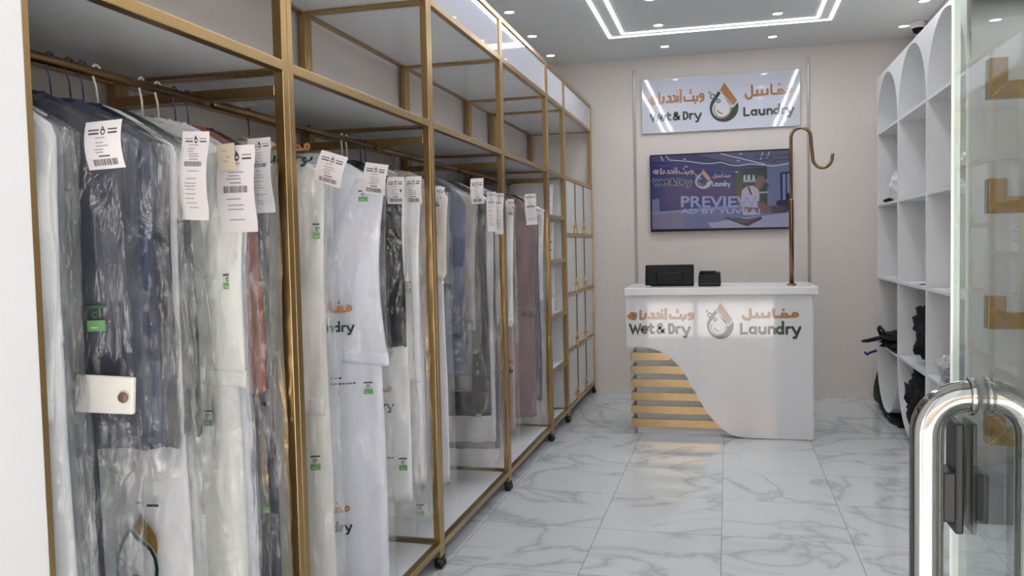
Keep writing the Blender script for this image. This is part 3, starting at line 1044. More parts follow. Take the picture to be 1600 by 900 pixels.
# ------------------------------------------------------------------ soft heaps on the shelves
def blob(c, rx, ry, rz, seed, rough=.35, freq=3.0, flat=0.0, n=26, sharp=False):
    mb = MB()
    rs = []
    for i in range(n + 1):
        th = PI * i / n
        ring = []
        for j in range(2 * n):
            ph = PI * j / n
            d = Vector((math.sin(th) * math.cos(ph), math.sin(th) * math.sin(ph), math.cos(th)))
            nv = d * freq + Vector((seed * 7.3, seed * 1.7, seed * 3.1))
            k = 1 + rough * noise.noise(nv) + rough * .5 * noise.noise(nv * 2.3) + (rough * .5 * abs(noise.noise(nv * 3.7)) if sharp else 0)
            p = Vector((d.x * rx * k, d.y * ry * k, d.z * rz * k))
            if p.z < -rz * (1 - flat):
                p.z = -rz * (1 - flat)
            ring.append(Vector(c) + p)
        rs.append(ring)
    mb.rings(rs, False)
    return mb


BLK = cloth('black_cloth', (30, 31, 36), .7)
BLK2 = cloth('black_bag_nylon', (24, 25, 29), .55)
WHT = cloth('white_cloth', (214, 214, 216))
bg = thing('laundry_bag', 'large black laundry bag on the floor under the far end of the arched shelves', 'bag', (1.36, 7.3, 0))
mb = MB()
rs = []
for q in range(25):
    y = 6.74 + 1.02 * q / 24
    if y < 7.475:
        dz = 1 - ((y - 7.035) / .436) ** 2
        top_ = min(.52, .50 - .436 * math.sqrt(max(0, dz)) - .012)
        top_ = max(.045, top_) if y > 6.9 else .05
    else:
        top_ = .50 - .9 * (y - 7.475)
    top_ *= min(1, .35 + q / 4)
    ring = []
    for j in range(20):
        a = 2 * PI * j / 20
        cx_ = math.copysign(abs(math.cos(a)) ** .6, math.cos(a))
        cz_ = math.copysign(abs(math.sin(a)) ** .6, math.sin(a))
        wx = .175 * (1 - .25 * max(0, cz_) * (top_ > .15)) * (.75 + .25 * min(1, q / 4)) * (.8 if q > 22 else 1)
        ring.append((1.375 + wx * cx_ + .008 * math.sin(y * 31 + a * 3), y, max(.001, top_ / 2 + top_ / 2 * cz_ - .004 * abs(math.sin(y * 23 + a)))))
    rs.append(ring)
mb.rings(rs)
mb.build('bag_body', BLK2, bg, True)
MB().tube([(1.26, 7.62, .46), (1.22, 7.66, .47), (1.17, 7.66, .45), (1.15, 7.63, .44), (1.13, 7.64, .46)], .012, 8).build('drawstring', cloth('violet_cord', (70, 66, 140)), bg, True)
o = tag(blob((1.36, 7.02, .635), .19, .36, .062, 1, .45, 3.2, .15, sharp=True).build('folded_clothes', BLK, None, True), 'black folded clothes hanging over the lowest shelf of the far arch', 'clothes', 'black clothes on the arched shelves')
MB().tube([(1.20, 7.28, .64), (1.17, 7.22, .70), (1.165, 7.12, .73), (1.18, 7.02, .70), (1.19, 6.98, .66)], .011, 8).build('strap', BLK, o, True)
MB().tube([(1.2, 7.3, .62), (1.12, 7.40, .585), (1.08, 7.44, .575)], [.02, .016, .01], 8).build('sleeve_end', BLK, o, True)
o = tag(blob((1.38, 6.02, .80), .13, .27, .235, 4, .6, 3.4, .05, sharp=True).build('clothes_heap', BLK, None, True), 'tall heap of black clothes on the lowest shelf of the middle arch', 'clothes', 'black clothes on the arched shelves')
o = tag(blob((1.30, 6.10, .30), .11, .24, .2, 9, .5, 3.2, .05, sharp=True).build('clothes_bundle', BLK, None, True), 'black clothes bundle stuffed in the round bottom of the middle arch', 'clothes', 'black clothes on the arched shelves')
o = tag(blob((1.33, 5.32, .655), .12, .24, .092, 5, .45, 3.0, .05, sharp=True).build('parcel', M['film_milky'], None, True), 'clear plastic parcel with dark and blue clothes on lowest shelf of the near arch', 'parcel')
MB().add(*(lambda b: (b.v, b.f))(blob((1.33, 5.30, .64), .09, .19, .07, 6, .35, 3, .05))).build('packed_clothes', cloth('navy_grey_cloth', (58, 60, 74)), o, True)
MB().add(*(lambda b: (b.v, b.f))(blob((1.31, 5.20, .67), .07, .08, .065, 8, .3, 3, .05))).build('packed_cloth', cloth('royal_blue_cloth', (62, 70, 132)), o, True)
MB().add(*(lambda b: (b.v, b.f))(blob((1.30, 5.46, .645), .08, .07, .075, 3, .3, 3, .05))).build('packed_cloth', WHT, o, True)
o = tag(blob((1.37, 6.86, .30), .11, .20, .21, 12, .12, 2.0, .05).build('plastic_parcel', film_mat('parcel_film', haze=.3), None, True), 'clear plastic parcel resting in the round bottom of the far arch', 'parcel')
MB().add(*(lambda b: (b.v, b.f))(blob((1.38, 6.82, .27), .05, .09, .1, 13, .3, 3, .05))).build('packed_cloth', cloth('taupe_cloth', (150, 140, 136)), o, True)
o = tag(blob((1.335, 7.06, 1.835), .11, .17, .125, 21, .22, 2.0, .05).build('cap_bundle', WHT, None, True), 'white cloth bundle leaning on the second shelf of the far arch', 'cloth')
MB().add(*(lambda b: (b.v, b.f))(blob((1.255, 7.22, 1.728), .04, .12, .018, 2, .3, 3, .1))).build('dark_edge', BLK, o, True)
o = tag(blob((1.36, 5.18, 1.80), .10, .13, .085, 31, .3, 3.0, .05).build('wrapped_item', cloth('brown_cloth', (138, 112, 102)), None, True), 'brown bundle wrapped in plastic on the second shelf of the near arch', 'bundle')
MB().add(*(lambda b: (b.v, b.f))(blob((1.36, 5.18, 1.815), .125, .16, .1, 33, .2, 3.0, .05))).build('wrapping', M['film_milky'], o, True)
for (x, y, lab, sd) in ((1.33, 7.02, 'loose white papers on the third shelf of the far arch', 3), (1.33, 6.0, 'crumpled receipt on the third shelf of the middle arch', 5)):
    o = MB()
    rr = random.Random(sd)
    for i in range(4):
        a = rr.uniform(-.5, .5)
        o.obox((x + rr.uniform(-.03, .03), y + rr.uniform(-.1, .1), 1.1175 + i * .004), (.08 * math.cos(a), .08 * math.sin(a), 0), (-.11 * math.sin(a), .11 * math.cos(a), 0), (0, 0, .0012))
    tag(o.build('paper_slips', M['paper'], None), lab, 'paper')

# ------------------------------------------------------------------ glass door with handle and lock
GX = .276
dr = thing('glass_door', 'open clear glass door with polished steel handle at the right edge', 'door', (GX, .3, 0))
dr['kind'] = 'structure'
MB().box(GX - .004, GX + .004, .20, 1.148, .02, 2.66).build('pane', M['glass'], dr)
MB().box(GX - .0055, GX + .0042, 1.1482, 1.1510, .02, 2.66).build('polished_edge', mat('glass_edge', (236, 240, 239), .3, spec=.8), dr)
HY = 1.045
OFF = .055
for sg_ in (-1, 1):
    mb = MB()
    ax = GX + sg_ * OFF
    r0 = .044
    zt = 1.248
    pts = [(GX + sg_ * .006, HY, zt), (GX + sg_ * (OFF - r0), HY, zt)]
    pts += [(GX + sg_ * (OFF - r0 + r0 * math.sin(a)), HY, zt - r0 + r0 * math.cos(a)) for a in [PI / 2 * i / 10 for i in range(1, 11)]]
    pts += [(ax, HY, .95), (ax, HY, .72)]
    pts += [(GX + sg_ * (OFF - r0 + r0 * math.cos(a)), HY, .72 - r0 * math.sin(a)) for a in [PI / 2 * i / 10 for i in range(1, 11)]]
    pts += [(GX + sg_ * .006, HY, .72 - r0)]
    mb.tube(pts, .0182, 24)
    hd = mb.build('handle', M['chrome'], dr, True)
    for z in (zt, .72 - r0):
        MB().lathe([(.0, sg_ * .0051), (.0215, sg_ * .0051), (.022, sg_ * .007), (.022, sg_ * .011), (.020, sg_ * .0125), (.0, sg_ * .0125)], (GX, HY, z), axis='x', n=28).build('flange', M['chrome'], hd, True)
lk = MB()
lk.box(GX - .014, GX - .0043, 1.088, 1.135, 1.072, 1.207)
lk.box(GX + .0043, GX + .010, 1.088, 1.135, 1.072, 1.207)
l0 = lk.build('lock_case', M['grey_metal'], dr, bevel=.0025)
MB().box(GX - .029, GX - .0145, 1.082, 1.128, 1.088, 1.148).build('lock_cylinder', M['grey_metal'], l0, bevel=.002)
MB().box(GX + .0105, GX + .019, 1.095, 1.14, 1.088, 1.145).build('lock_plate', M['black_plastic'], l0, bevel=.002)
MB().box(GX - .0325, GX - .0292, 1.10, 1.122, 1.108, 1.125).build('latch', M['brass'], l0)

# ------------------------------------------------------------------ garments, hangers, covers
XH, Z0 = -1.52, 1.795


class Gar:
    """local frame of one hanging garment: u across the shoulders, v forward (towards the doorway is -v), z up"""

    def __init__(s, yedge, yaw, hw, th, zb, fold, seed, flare=.0, neck=.055, taper=0.0, top=Z0):
        s.yaw = math.radians(yaw)
        s.yh = yedge - .24 * math.sin(s.yaw)
        s.hw, s.th, s.zb, s.fold, s.seed, s.flare, s.neck, s.top = hw, th, zb, fold, seed, flare, neck, top
        rr = random.Random(seed)
        s.p = [rr.uniform(0, 6.28) for _ in range(6)]
        s.k = [rr.uniform(26, 40), rr.uniform(50, 75), rr.uniform(14, 22)]

    def W(s, u, v, z):
        return Vector((XH + u * math.cos(s.yaw) - v * math.sin(s.yaw), s.yh + u * math.sin(s.yaw) + v * math.cos(s.yaw), z))

    def hwz(s, z, ex=0.0, neck=None):
        d = s.top - z
        n0 = (neck if neck is not None else s.neck)
        if d < .11:
            return n0 + (s.hw + ex - n0) * (max(d, 0) / .11) ** .75
        f = (d - .11) / max(.2, s.top - s.zb - .11)
        return (s.hw + ex) * (1 - .035 * math.sin(min(1, f * 1.6) * PI) + s.flare * f)

    def thz(s, z, ex=0.0):
        d = s.top - z
        return (s.th + ex) * min(1.0, .45 + max(d, 0) / .16)

    def bend(s, u, z, hw):
        d = s.top - z
        a = s.fold * min(1, max(0, d - .05) / .5)
        q = max(0, 1 - (u / max(hw, 1e-4)) ** 4)
        return a * q * (math.sin(s.k[0] * u + s.p[0] + .9 * d) + .45 * math.sin(s.k[1] * u + s.p[1] - .6 * d) + .5 * math.sin(s.k[2] * u + s.p[2] + 1.5 * d))

    def front(s, u, z, ex=.012, exw=.028, eps=.004):
        hw = s.hwz(z, exw, .02)
        v = -s.thz(z, ex) * math.sqrt(max(0, 1 - (u / hw) ** 2)) ** .42 + s.bend(u, z, hw) - eps - .004
        return s.W(u, v, z)

    def body(s, n=44, m=46, zb=None, zt=None, hwk=1.0):
        zb = s.zb if zb is None else zb
        zt = s.top if zt is None else zt
        rs = []
        for i in range(m + 1):
            f = i / m
            z = zt - (zt - zb) * (f ** 1.25)
            hw, th = s.hwz(z) * hwk, s.thz(z)
            ring = []
            for j in range(n):
                a = 2 * PI * j / n
                c, sn = math.cos(a), math.sin(a)
                u = hw * c
                v = th * math.copysign(abs(sn) ** .6, sn) + s.bend(u, z, hw) + .0035 * noise.noise(Vector((u * 16, s.seed * 3.1 + sn, z * 7)))
                zz = z + (.006 * math.sin(9 * a + s.p[3]) * f if zb == s.zb else 0)
                ring.append(s.W(u, v, zz))
            rs.append(ring)
        return MB().rings(rs)

    def sleeve(s, side, zend, w0=.085, w1=.07, front=.018, u0=None, u1=None, m=26, n=22, kink=0.0, f0=0.0, grow=0.0):
        zs = s.top - .10
        u0 = side * (s.hw - .065) if u0 is None else u0
        u1 = side * (s.hw - .075) if u1 is None else u1
        rs = []
        for i in range(m + 1):
            f = f0 + (1 + grow * 1.5 - f0) * i / m
            z = zs - (zs - zend) * f
            uc = u0 + (u1 - u0) * f + kink * math.sin(f * PI)
            vc = -(s.th * .6 + (front) * min(1, f * 3)) * 1.0 + .008 * math.sin(f * 7 + s.p[4])
            w = (w0 + (w1 - w0) * f) * (1 if f > .06 else .55 + 7.5 * f)
            t = .013 + .004 * math.sin(f * 11 + s.p[5]) + grow * .6
            w += grow
            ring = []
            for j in range(n):
                a = 2 * PI * j / n
                c, sn = math.cos(a), math.sin(a)
                ring.append(s.W(uc + w * c, vc + t * math.copysign(abs(sn) ** .7, sn) + .006 * math.sin(uc * 3 + c * 5 + f * 9 + s.p[2]) + .007 * min(1, f * 4) * noise.noise(Vector((c * 1.6, f * 6 + s.seed, side))), z - .012 * c * side * f))
            rs.append(ring)
        return MB().rings(rs)

    def collar(s):
        pts = [s.W(.075 * math.cos(a), .03 * math.sin(a) - .01, s.top - .012 - .02 * max(0, -math.sin(a))) for a in [2 * PI * i / 20 for i in range(21)]]
        return MB().tube(pts, .009, 8)

    def film(s, zb, n=112, m=120, amp=.007, exw=.028, ex=.012):
        rs = []
        sd = Vector((s.seed * 3.7, s.seed * 1.3, s.seed * 5.1))
        zt = s.top + .012
        rc = random.Random(s.seed * 17 + 3)
        cr = []
        for q in range(16):
            ang = rc.choice((rc.uniform(-.35, .35), rc.uniform(-.9, .9)))
            cr.append((rc.uniform(-s.hw, s.hw), rc.uniform(zb, zt), math.sin(ang), math.cos(ang), rc.uniform(.06, .28), rc.uniform(.006, .012), rc.choice((-1, 1, 1)) * rc.uniform(.004, .008)))
        for i in range(m + 1):
            f = i / m
            z = zt - (zt - zb) * f
            hw, th = s.hwz(min(z, s.top), exw, .02), s.thz(min(z, s.top), ex)
            if z < s.zb:      # below the hem the empty film falls together
                q = min(1, (s.zb - z) / .2)
                th *= 1 - .35 * q
                hw *= 1 - .06 * q
            ring = []
            for j in range(n):
                a = 2 * PI * j / n
                c, sn = math.cos(a), math.sin(a)
                u = hw * math.copysign(abs(c) ** .8, c)
                v = th * math.copysign(abs(sn) ** .42, sn) + s.bend(u, z, hw)
                nv = Vector((u * 9, v * 20, z * 4.5)) + sd
                k = amp * (1.1 * noise.noise(nv) + .9 * (.35 - abs(noise.noise(nv * 1.7 + Vector((0, 0, z * 3))))) + .5 * (.3 - abs(noise.noise(nv * 3.9)))) * min(1, f * 12)
                for (cu_, cz_, dx_, dz_, ln_, wd_, hh_) in cr:
                    al_ = (u - cu_) * dx_ + (z - cz_) * dz_
                    if abs(al_) < ln_:
                        ac_ = ((u - cu_) * dz_ - (z - cz_) * dx_) / wd_
                        if abs(ac_) < 2.5:
                            k += hh_ * math.exp(-ac_ * ac_) * (1 - (al_ / ln_) ** 2)
                fl = 1 + (1.5 if z < s.zb else 0)
                v += k * fl * (1 if sn > 0 else -1)
                u += k * .8 * math.copysign(1, c)
                ring.append(s.W(u, v, z + (.02 * noise.noise(Vector((u * 12, v * 9, 1)) + sd) if i == m else 0)))
            rs.append(ring)
        return MB().rings(rs, False)


PAL = {'white': cloth('white_cotton', (238, 239, 242)), 'bluewhite': cloth('blue_white_cotton', (232, 235, 248)), 'ivory': cloth('ivory_cotton', (232, 229, 222)),
       'cream': cloth('cream_cotton', (232, 233, 228)), 'greyblue': cloth('grey_blue_wool', (96, 110, 122)), 'charcoal': cloth('charcoal_wool', (66, 68, 82)),
       'slate': cloth('slate_wool', (70, 78, 100), .6), 'navy': cloth('navy_wool', (40, 44, 60), .6), 'green': cloth('dark_green_wool', (58, 70, 68)),
       'terra': cloth('terracotta_linen', (166, 98, 80)), 'darkslate': cloth('dark_slate_cotton', (62, 64, 76)), 'brown': cloth('brown_lining', (104, 84, 82)),
       'black': cloth('black_cotton', (38, 40, 48)), 'lilac': cloth('lilac_white_cotton', (224, 222, 232)), 'jacketcream': cloth('pale_beige_cotton', (222, 212, 200)),
       'bluegrey': cloth('blue_grey_cotton', (92, 100, 122)), 'palegrey': cloth('pale_grey_cotton', (168, 164, 162)), 'skirt': cloth('dark_grey_cotton', (74, 72, 74)),
       'greywhite': cloth('grey_white_cotton', (206, 206, 212)), 'deepnavy': cloth('deep_navy_cotton', (50, 58, 86)), 'mauve': cloth('mauve_crepe', (132, 110, 114)),
       'steel': cloth('steel_blue_cotton', (78, 86, 106)), 'pink': cloth('dusty_pink_cotton', (190, 164, 164)), 'redbrown': cloth('red_brown_cloth', (112, 72, 68))}
HCOL = {'blue': mat('blue_hanger_wire', (48, 66, 120), .4), 'black': mat('black_hanger_wire', (40, 40, 48), .4), 'white': mat('white_hanger_plastic', (226, 224, 214), .4), 'steel': mat('steel_hanger_wire', (170, 170, 172), .3, .8)}


def hanger(g, short, colour):
    h = thing('clothes_hanger', '%s hanger of the %s' % (colour, short), 'hanger', g.W(0, 0, 1.885), 'hangers on the brass rods')
    m = HCOL[colour]
    r = .0032 if colour == 'white' else .0021
    pts = [g.W(0, .018 * math.cos(a), 1.886 + .0185 * math.sin(a)) for a in [math.radians(-20 + 200 * i / 14) for i in range(15)]]
    pts += [g.W(0, -.016, 1.872), g.W(0, -.004, 1.845), g.W(0, 0, 1.80)]
    MB().tube(pts, r, 8).build('hook', m, h, True)
    MB().tube([g.W(-.19, 0, 1.715), g.W(-.10, 0, 1.765), g.W(-.02, 0, 1.796), g.W(.02, 0, 1.796), g.W(.10, 0, 1.765), g.W(.19, 0, 1.715)], r * 1.3, 8).build('shoulder_bar', m, h, True)


def garment(short, kind, cat, mk, yedge, yaw=10, hw=.235, th=.034, zb=.3, fold=.006, seed=1, flare=0.0, slv=None, filmz=None, hcol='black',
            collar=True, milky=False, extra=None, covered=True, w0=.085, w1=.07, kink=0.0, top=Z0):
    g = Gar(yedge, yaw, hw, th, zb, fold, seed, flare, top=top)
    o = thing(kind, short[0].upper() * 0 + short + ' on a hanger', cat, g.W(0, 0, zb), 'garments on the brass racks')
    m = PAL[mk]
    g.obj = o
    g.body().build('body', m, o, True)
    if slv:
        g.sleeve(1, slv, w0, w1, kink=kink).build('sleeve', m, o, True)
        g.sleeve(-1, slv, w0, w1).build('sleeve', m, o, True)
        for sd_ in (1, -1):
            g.sleeve(sd_, slv, w0, w1, kink=kink if sd_ > 0 else 0, f0=.93, grow=.0022, m=3).build('cuff', m, o, True)
    if collar:
        g.collar().build('collar', m, o, True)
    hanger(g, short, hcol)
    if covered:
        c = thing('garment_cover', 'clear plastic cover over the %s' % short, 'garment cover', g.W(0, 0, filmz or zb - .1), 'plastic covers over the garments')
        g.cov = c
        g.film(filmz if filmz is not None else max(.16, zb - .1), ex=.036 if slv else .014).build('film', M['film_milky'] if milky else M['film'], c, True)
        g.ex = .04 if slv else .014
    return g


def paper_tag(g, box, y, tilt=0, kind='tag', material='paper'):
    """card tag or till receipt stapled to a cover; box = its corners in the photograph's frame on the plane y"""
    p0, p1 = at(box[0], box[1], y=y), at(box[2], box[3], y=y)
    w, h = abs(p1.x - p0.x), abs(p0.z - p1.z)
    c = (p0 + p1) / 2
    t = math.radians(tilt)

    def fm(a, b, lay=0):   # a 0..1 right, b 0..1 up
        x, z = (a - .5) * w, (b - .5) * h
        bow = .010 * (2 * (b - .5)) ** 2 * h / .1
        return Vector((c.x + x * math.cos(t) + z * math.sin(t), c.y - .0008 * lay - .004 + min(.012, bow) + .03 * x, c.z - x * math.sin(t) + z * math.cos(t)))
    mb = MB()
    for i in range(8):
        mb.add([fm(0, i / 8), fm(1, i / 8), fm(1, (i + 1) / 8), fm(0, (i + 1) / 8)], [(0, 1, 2, 3)])
    nm = 'tag' if kind == 'tag' else 'receipt'
    o = mb.build(nm, M[material], g.cov, solid=.0004, merge=True)
    pr = MB()
    rr = random.Random(int(box[0] * 7 + box[1]))

    def rect(a0, a1, b0, b1):
        pr.add([fm(a0, b0, 1), fm(a1, b0, 1), fm(a1, b1, 1), fm(a0, b1, 1)], [(0, 1, 2, 3)])
    if kind == 'beige':
        pr.cur = 0
        for (a, b) in ((.3, .7), (.5, .45), (.35, .3)):
            rect(a, a + .25, b, b + .04)
        pr.build('print', [M['ink_pale']], o)
        return o
    sc = 1.0 if kind == 'tag' else w / h * 1.25
    tp = 1.0

    def b_(v):   # positions measured from the top in tag-heights
        return tp - v * sc
    pr.cur = 0
    for a0, a1, v, t_ in ((.10, .40, .19, .03), (.64, .90, .19, .03)):
        rect(a0, a1, b_(v + t_ / 2), b_(v - t_ / 2))
    pr.cur = 1
    for a0, a1, v, t_ in ((.12, .40, .265, .036), (.65, .90, .265, .036)):
        rect(a0, a1, b_(v + t_ / 2), b_(v - t_ / 2))
    # small drop mark
    mv = .24
    ring = [(.515 + .055 * math.cos(q), 1 - (mv + .05 * -math.sin(q)) * sc) for q in [2 * PI * i / 14 for i in range(15)]]
    pr.stroke(ring, .026 if kind == 'tag' else .03 * sc + .006, lambda a, b: fm(a, b, 1.3))
    pr.stroke([(.47, b_(.20)), (.495, b_(.13)), (.54, b_(.185))], .024, lambda a, b: fm(a, b, 1.3))
    pr.cur = 2
    for v in (.36, .46, .53, .60, .66):
        a = rr.uniform(.25, .35)
        rect(a, a + rr.uniform(.2, .42), b_(v + .012), b_(v - .012))
    pr.cur = 0
    rect(.36, .66, b_(.755), b_(.725))
    pr.cur = 1
    a = .18
    while a < .82:
        wd = rr.choice((.012, .02, .03))
        rect(a, a + wd, b_(.93), b_(.80))
        a += wd + rr.choice((.012, .02))
    if kind != 'tag':
        pr.cur = 2
        v = 1.05
        while b_(v) > .12:
            a = rr.uniform(.18, .3)
            rect(a, a + rr.uniform(.3, .5), b_(v + .012), b_(v - .012))
            v += rr.choice((.08, .12, .2))
    elif rr.random() < .5:
        pr.cur = 3
        pr.stroke([(.78, b_(.50)), (.84, b_(.56)), (.86, b_(.49)), (.82, b_(.48))], .04, lambda a, b: fm(a, b, 1.3))
    pr.build('print', [M['ink_pale'] if kind != 'tag' else M['ink'], M['ink_dark'], M['ink_pale'], M['pen']], o)
    return o


def surf(g, px, py):
    """place on the cover's front seen through a pixel -> (u, z) in the garment's own frame"""
    d = RGT * ((px - 800) / CF) - UPV * ((py - 450) / CF) + FWD
    nrm = Vector((-math.sin(g.yaw), math.cos(g.yaw), 0))
    o = Vector((0, 0, H))
    base = g.W(0, -(g.th + g.ex), 0)
    t = (base - o).dot(nrm) / d.dot(nrm)
    p = o + d * t
    return ((p.x - XH) * math.cos(g.yaw) + (p.y - g.yh) * math.sin(g.yaw), p.z)


def sticker(g, px, py, w=.036, h=.055):
    u, z = surf(g, px, py)
    mb = MB()

    def fm(a, b, lay=0):
        return g.front(max(-g.hw, min(g.hw * .99, u + (a - .5) * w)), z + (b - .5) * h, ex=g.ex, eps=.006 + .0008 * lay)

    def rect(a0, a1, b0, b1, lay):
        k = 4
        for i in range(k):
            x0, x1 = a0 + (a1 - a0) * i / k, a0 + (a1 - a0) * (i + 1) / k
            mb.add([fm(x0, b0, lay), fm(x1, b0, lay), fm(x1, b1, lay), fm(x0, b1, lay)], [(0, 1, 2, 3)])
    mb.cur = 0
    rect(0, 1, .88, 1, 0)
    mb.cur = 2
    rect(0, 1, 0, .42, 0)
    mb.cur = 0
    mb.stroke([(.5 + .18 * math.cos(q), .64 + .1 * math.sin(q)) for q in [2 * PI * i / 9 for i in range(8)]], .07, lambda a, b: fm(a, b, 1))
    mb.cur = 1
    rect(.2, .6, .12, .16, 1)
    return mb.build('sticker', [M['stk_dark'], M['stk_white'], M['stk_green']], g.cov)


def cover_print(g, px, py, what, sc=.42, dza=.155):
    """shop name printed on the film; px, py = right end of the latin baseline"""
    u1, z1 = surf(g, px, py)
    X1 = 1.275 * sc

    def fm(x, v, lay=0):
        u = u1 - X1 + x * sc
        hwl = g.hw * .995
        return g.front(max(-hwl, min(hwl, u)), z1 + v * sc, ex=g.ex, eps=.006 + .0006 * lay)
    for w, m, dz in (('laundry', 'print_green', 0), ('ar_r', 'print_gold', dza)):
        put_letters(lambda x, v, l=0, dz=dz: fm(x, v + dz, l), g.cov, w, M[m], 'letters', 1, 1, step=.02).name = 'cover_lettering'


def small_print(g, px, py, wpx, m='print_plum', n=1):
    u, z = surf(g, px, py)
    u2, _ = surf(g, px + wpx, py)
    mb = MB()
    rr = random.Random(px)
    uu = u
    while uu < u2:
        w = rr.uniform(.004, .012)
        mb.add([g.front(uu, z, ex=g.ex, eps=.006), g.front(uu + w, z, ex=g.ex, eps=.006), g.front(uu + w, z + .006, ex=g.ex, eps=.006), g.front(uu, z + .006, ex=g.ex, eps=.006)], [(0, 1, 2, 3)])
        uu += w + .003
    mb.build('print_line', M[m], g.cov).name = 'cover_print_line'


# ---- nearest rack
a = garment('white robe beside the white wall end', 'robe', 'robe', 'white', 1.385, 8, .24, .03, .15, .006, 1, slv=1.12, hcol='white', filmz=.14)
a2 = garment('grey-blue robe close behind the first white robe', 'robe', 'robe', 'greyblue', 1.425, 8, .222, .026, .15, .005, 2, collar=False, hcol='white', filmz=.14)
b = garment('charcoal suit with a white button cuff', 'suit', 'suit', 'charcoal', 1.575, 12, .24, .042, 1.06, .007, 3, slv=1.14, hcol='blue', filmz=.16, w0=.09, w1=.075)
tr_ = Gar(1.575, 12, .155, .036, .14, .010, 33)
tr_.body(zt=1.12, zb=.14).build('trousers', PAL['charcoal'], b.obj, True)
mb = MB()
cu0, cu1 = at(117, 585, y=1.44), at(204, 650, y=1.44)
xa, xb, za, zb_ = cu0.x, cu1.x, cu0.z, cu1.z
mb.add([(xa + .004, 1.437, za), (xb + .002, 1.450, za - .006), (xb - .004, 1.450, zb_), (xa - .004, 1.437, zb_ + .004),
        (xa + .004, 1.449, za), (xb + .002, 1.462, za - .006), (xb - .004, 1.462, zb_), (xa - .004, 1.449, zb_ + .004)],
       [(0, 3, 2, 1), (4, 5, 6, 7), (0, 1, 5, 4), (1, 2, 6, 5), (2, 3, 7, 6), (3, 0, 4, 7)])
cf = mb.build('cuff', PAL['ivory'], b.obj, bevel=.004)
cf['label'] = 'white turned-back cuff'
MB().lathe([(.0, 0), (.0105, 0), (.0115, -.002), (.010, -.005), (.0, -.005)], at(193, 621, y=1.443), axis='y', n=20).build('button', mat('brown_button', (128, 98, 84), .3), cf, True)
MB().lathe([(.0, 0), (.009, 0), (.008, -.005), (.0, -.006)], at(106, 290, y=1.475), axis='y', n=18).build('button', mat('gold_button', (186, 140, 70), .3, .6), b.obj, True)
c = garment('slate-blue jacket behind the charcoal suit', 'jacket', 'jacket', 'slate', 1.675, 9, .238, .032, .985, .007, 4, slv=1.02, hcol='blue', filmz=.93)
d = garment('navy jacket behind the slate-blue jacket', 'jacket', 'jacket', 'navy', 1.735, 9, .236, .024, .965, .005, 5, slv=1.0, hcol='black', filmz=.9)
k = garment('white robe below the dark jackets with a gold drop print', 'robe', 'robe', 'white', 1.765, 6, .235, .022, .13, .007, 6, hcol='blue', collar=False, filmz=.13, milky=True)
e = garment('dark green jacket in front of the cream robe', 'jacket', 'jacket', 'green', 1.82, 8, .238, .026, .975, .006, 7, slv=1.0, hcol='white', filmz=.87)
f = garment('cream robe behind a long receipt in the nearest rack', 'robe', 'robe', 'cream', 2.01, 14, .240, .038, .13, .009, 8, slv=1.08, hcol='white', filmz=.13, milky=True, w0=.10, w1=.095)
g_ = garment('plain white robe showing behind the cream robe', 'robe', 'robe', 'bluewhite', 2.055, 9, .240, .02, .13, .005, 9, slv=1.12, hcol='white', filmz=.13)
h = garment('terracotta tunic over dark trousers in the nearest rack', 'tunic', 'tunic', 'terra', 2.125, 8, .238, .022, 1.03, .006, 10, hcol='blue', filmz=.84)
tr_ = Gar(2.125, 8, .215, .018, .13, .006, 34)
tr_.body(zt=1.06, zb=.13).build('trousers', PAL['darkslate'], h.obj, True)
i_ = garment('dark slate robe next to the first brass divider', 'robe', 'robe', 'darkslate', 2.175, 6, .236, .018, .13, .006, 11, slv=1.0, hcol='blue', filmz=.13)

paper_tag(b, (133, 190, 192, 262), 1.455, -2)
paper_tag(e, (279, 206, 326, 343), 1.755, 3, 'receipt')
paper_tag(f, (338, 228, 400, 362), 1.925, 0, 'receipt')
paper_tag(f, (340, 225, 368, 265), 1.905, -4, 'beige', 'paper_beige')
paper_tag(i_, (386, 216, 426, 332), 2.10, -2, 'receipt')
sticker(b, 147, 498, .034, .055)
sticker(f, 325, 653, .026, .042)
sticker(f, 354, 440, .022, .040)
sticker(i_, 418, 790, .026, .045)
kp = lambda px, py: surf(k, px, py)
kf = lambda lay: (lambda u, z: k.front(max(-k.hw, min(k.hw, u)), z, ex=k.ex, eps=.006 + .0007 * lay))
mb = MB()
mb.cur = 0
mb.fan([kp(*p) for p in ((224, 801), (231, 813), (240, 824), (248, 836), (250, 850), (249, 866), (241, 852), (229, 841), (219, 832), (212, 822))], kf(1), kp(233, 833))
mb.cur = 1
mb.stroke([kp(*p) for p in ((211, 829), (217, 838), (228, 847), (239, 857), (246, 870), (249, 886), (248, 905))], .009, kf(1))
mb.cur = 2
mb.stroke([kp(*p) for p in ((206, 826), (196, 842), (188, 862), (184, 884), (186, 905))], .008, kf(1))
mb.cur = 0
mb.stroke([kp(*p) for p in ((213, 896), (222, 899))], .006, kf(1))
mb.build('drop_print', [M['print_bronze'], M['print_green'], mat('bag_print_teal', (120, 156, 150), .5)], k.cov)
small_print(k, 217, 786, 4)
mb = MB()
mb.stroke([kp(234, 788), kp(250, 788)], .006, kf(1))
mb.build('cover_print_line', M['stk_dark'], k.cov)

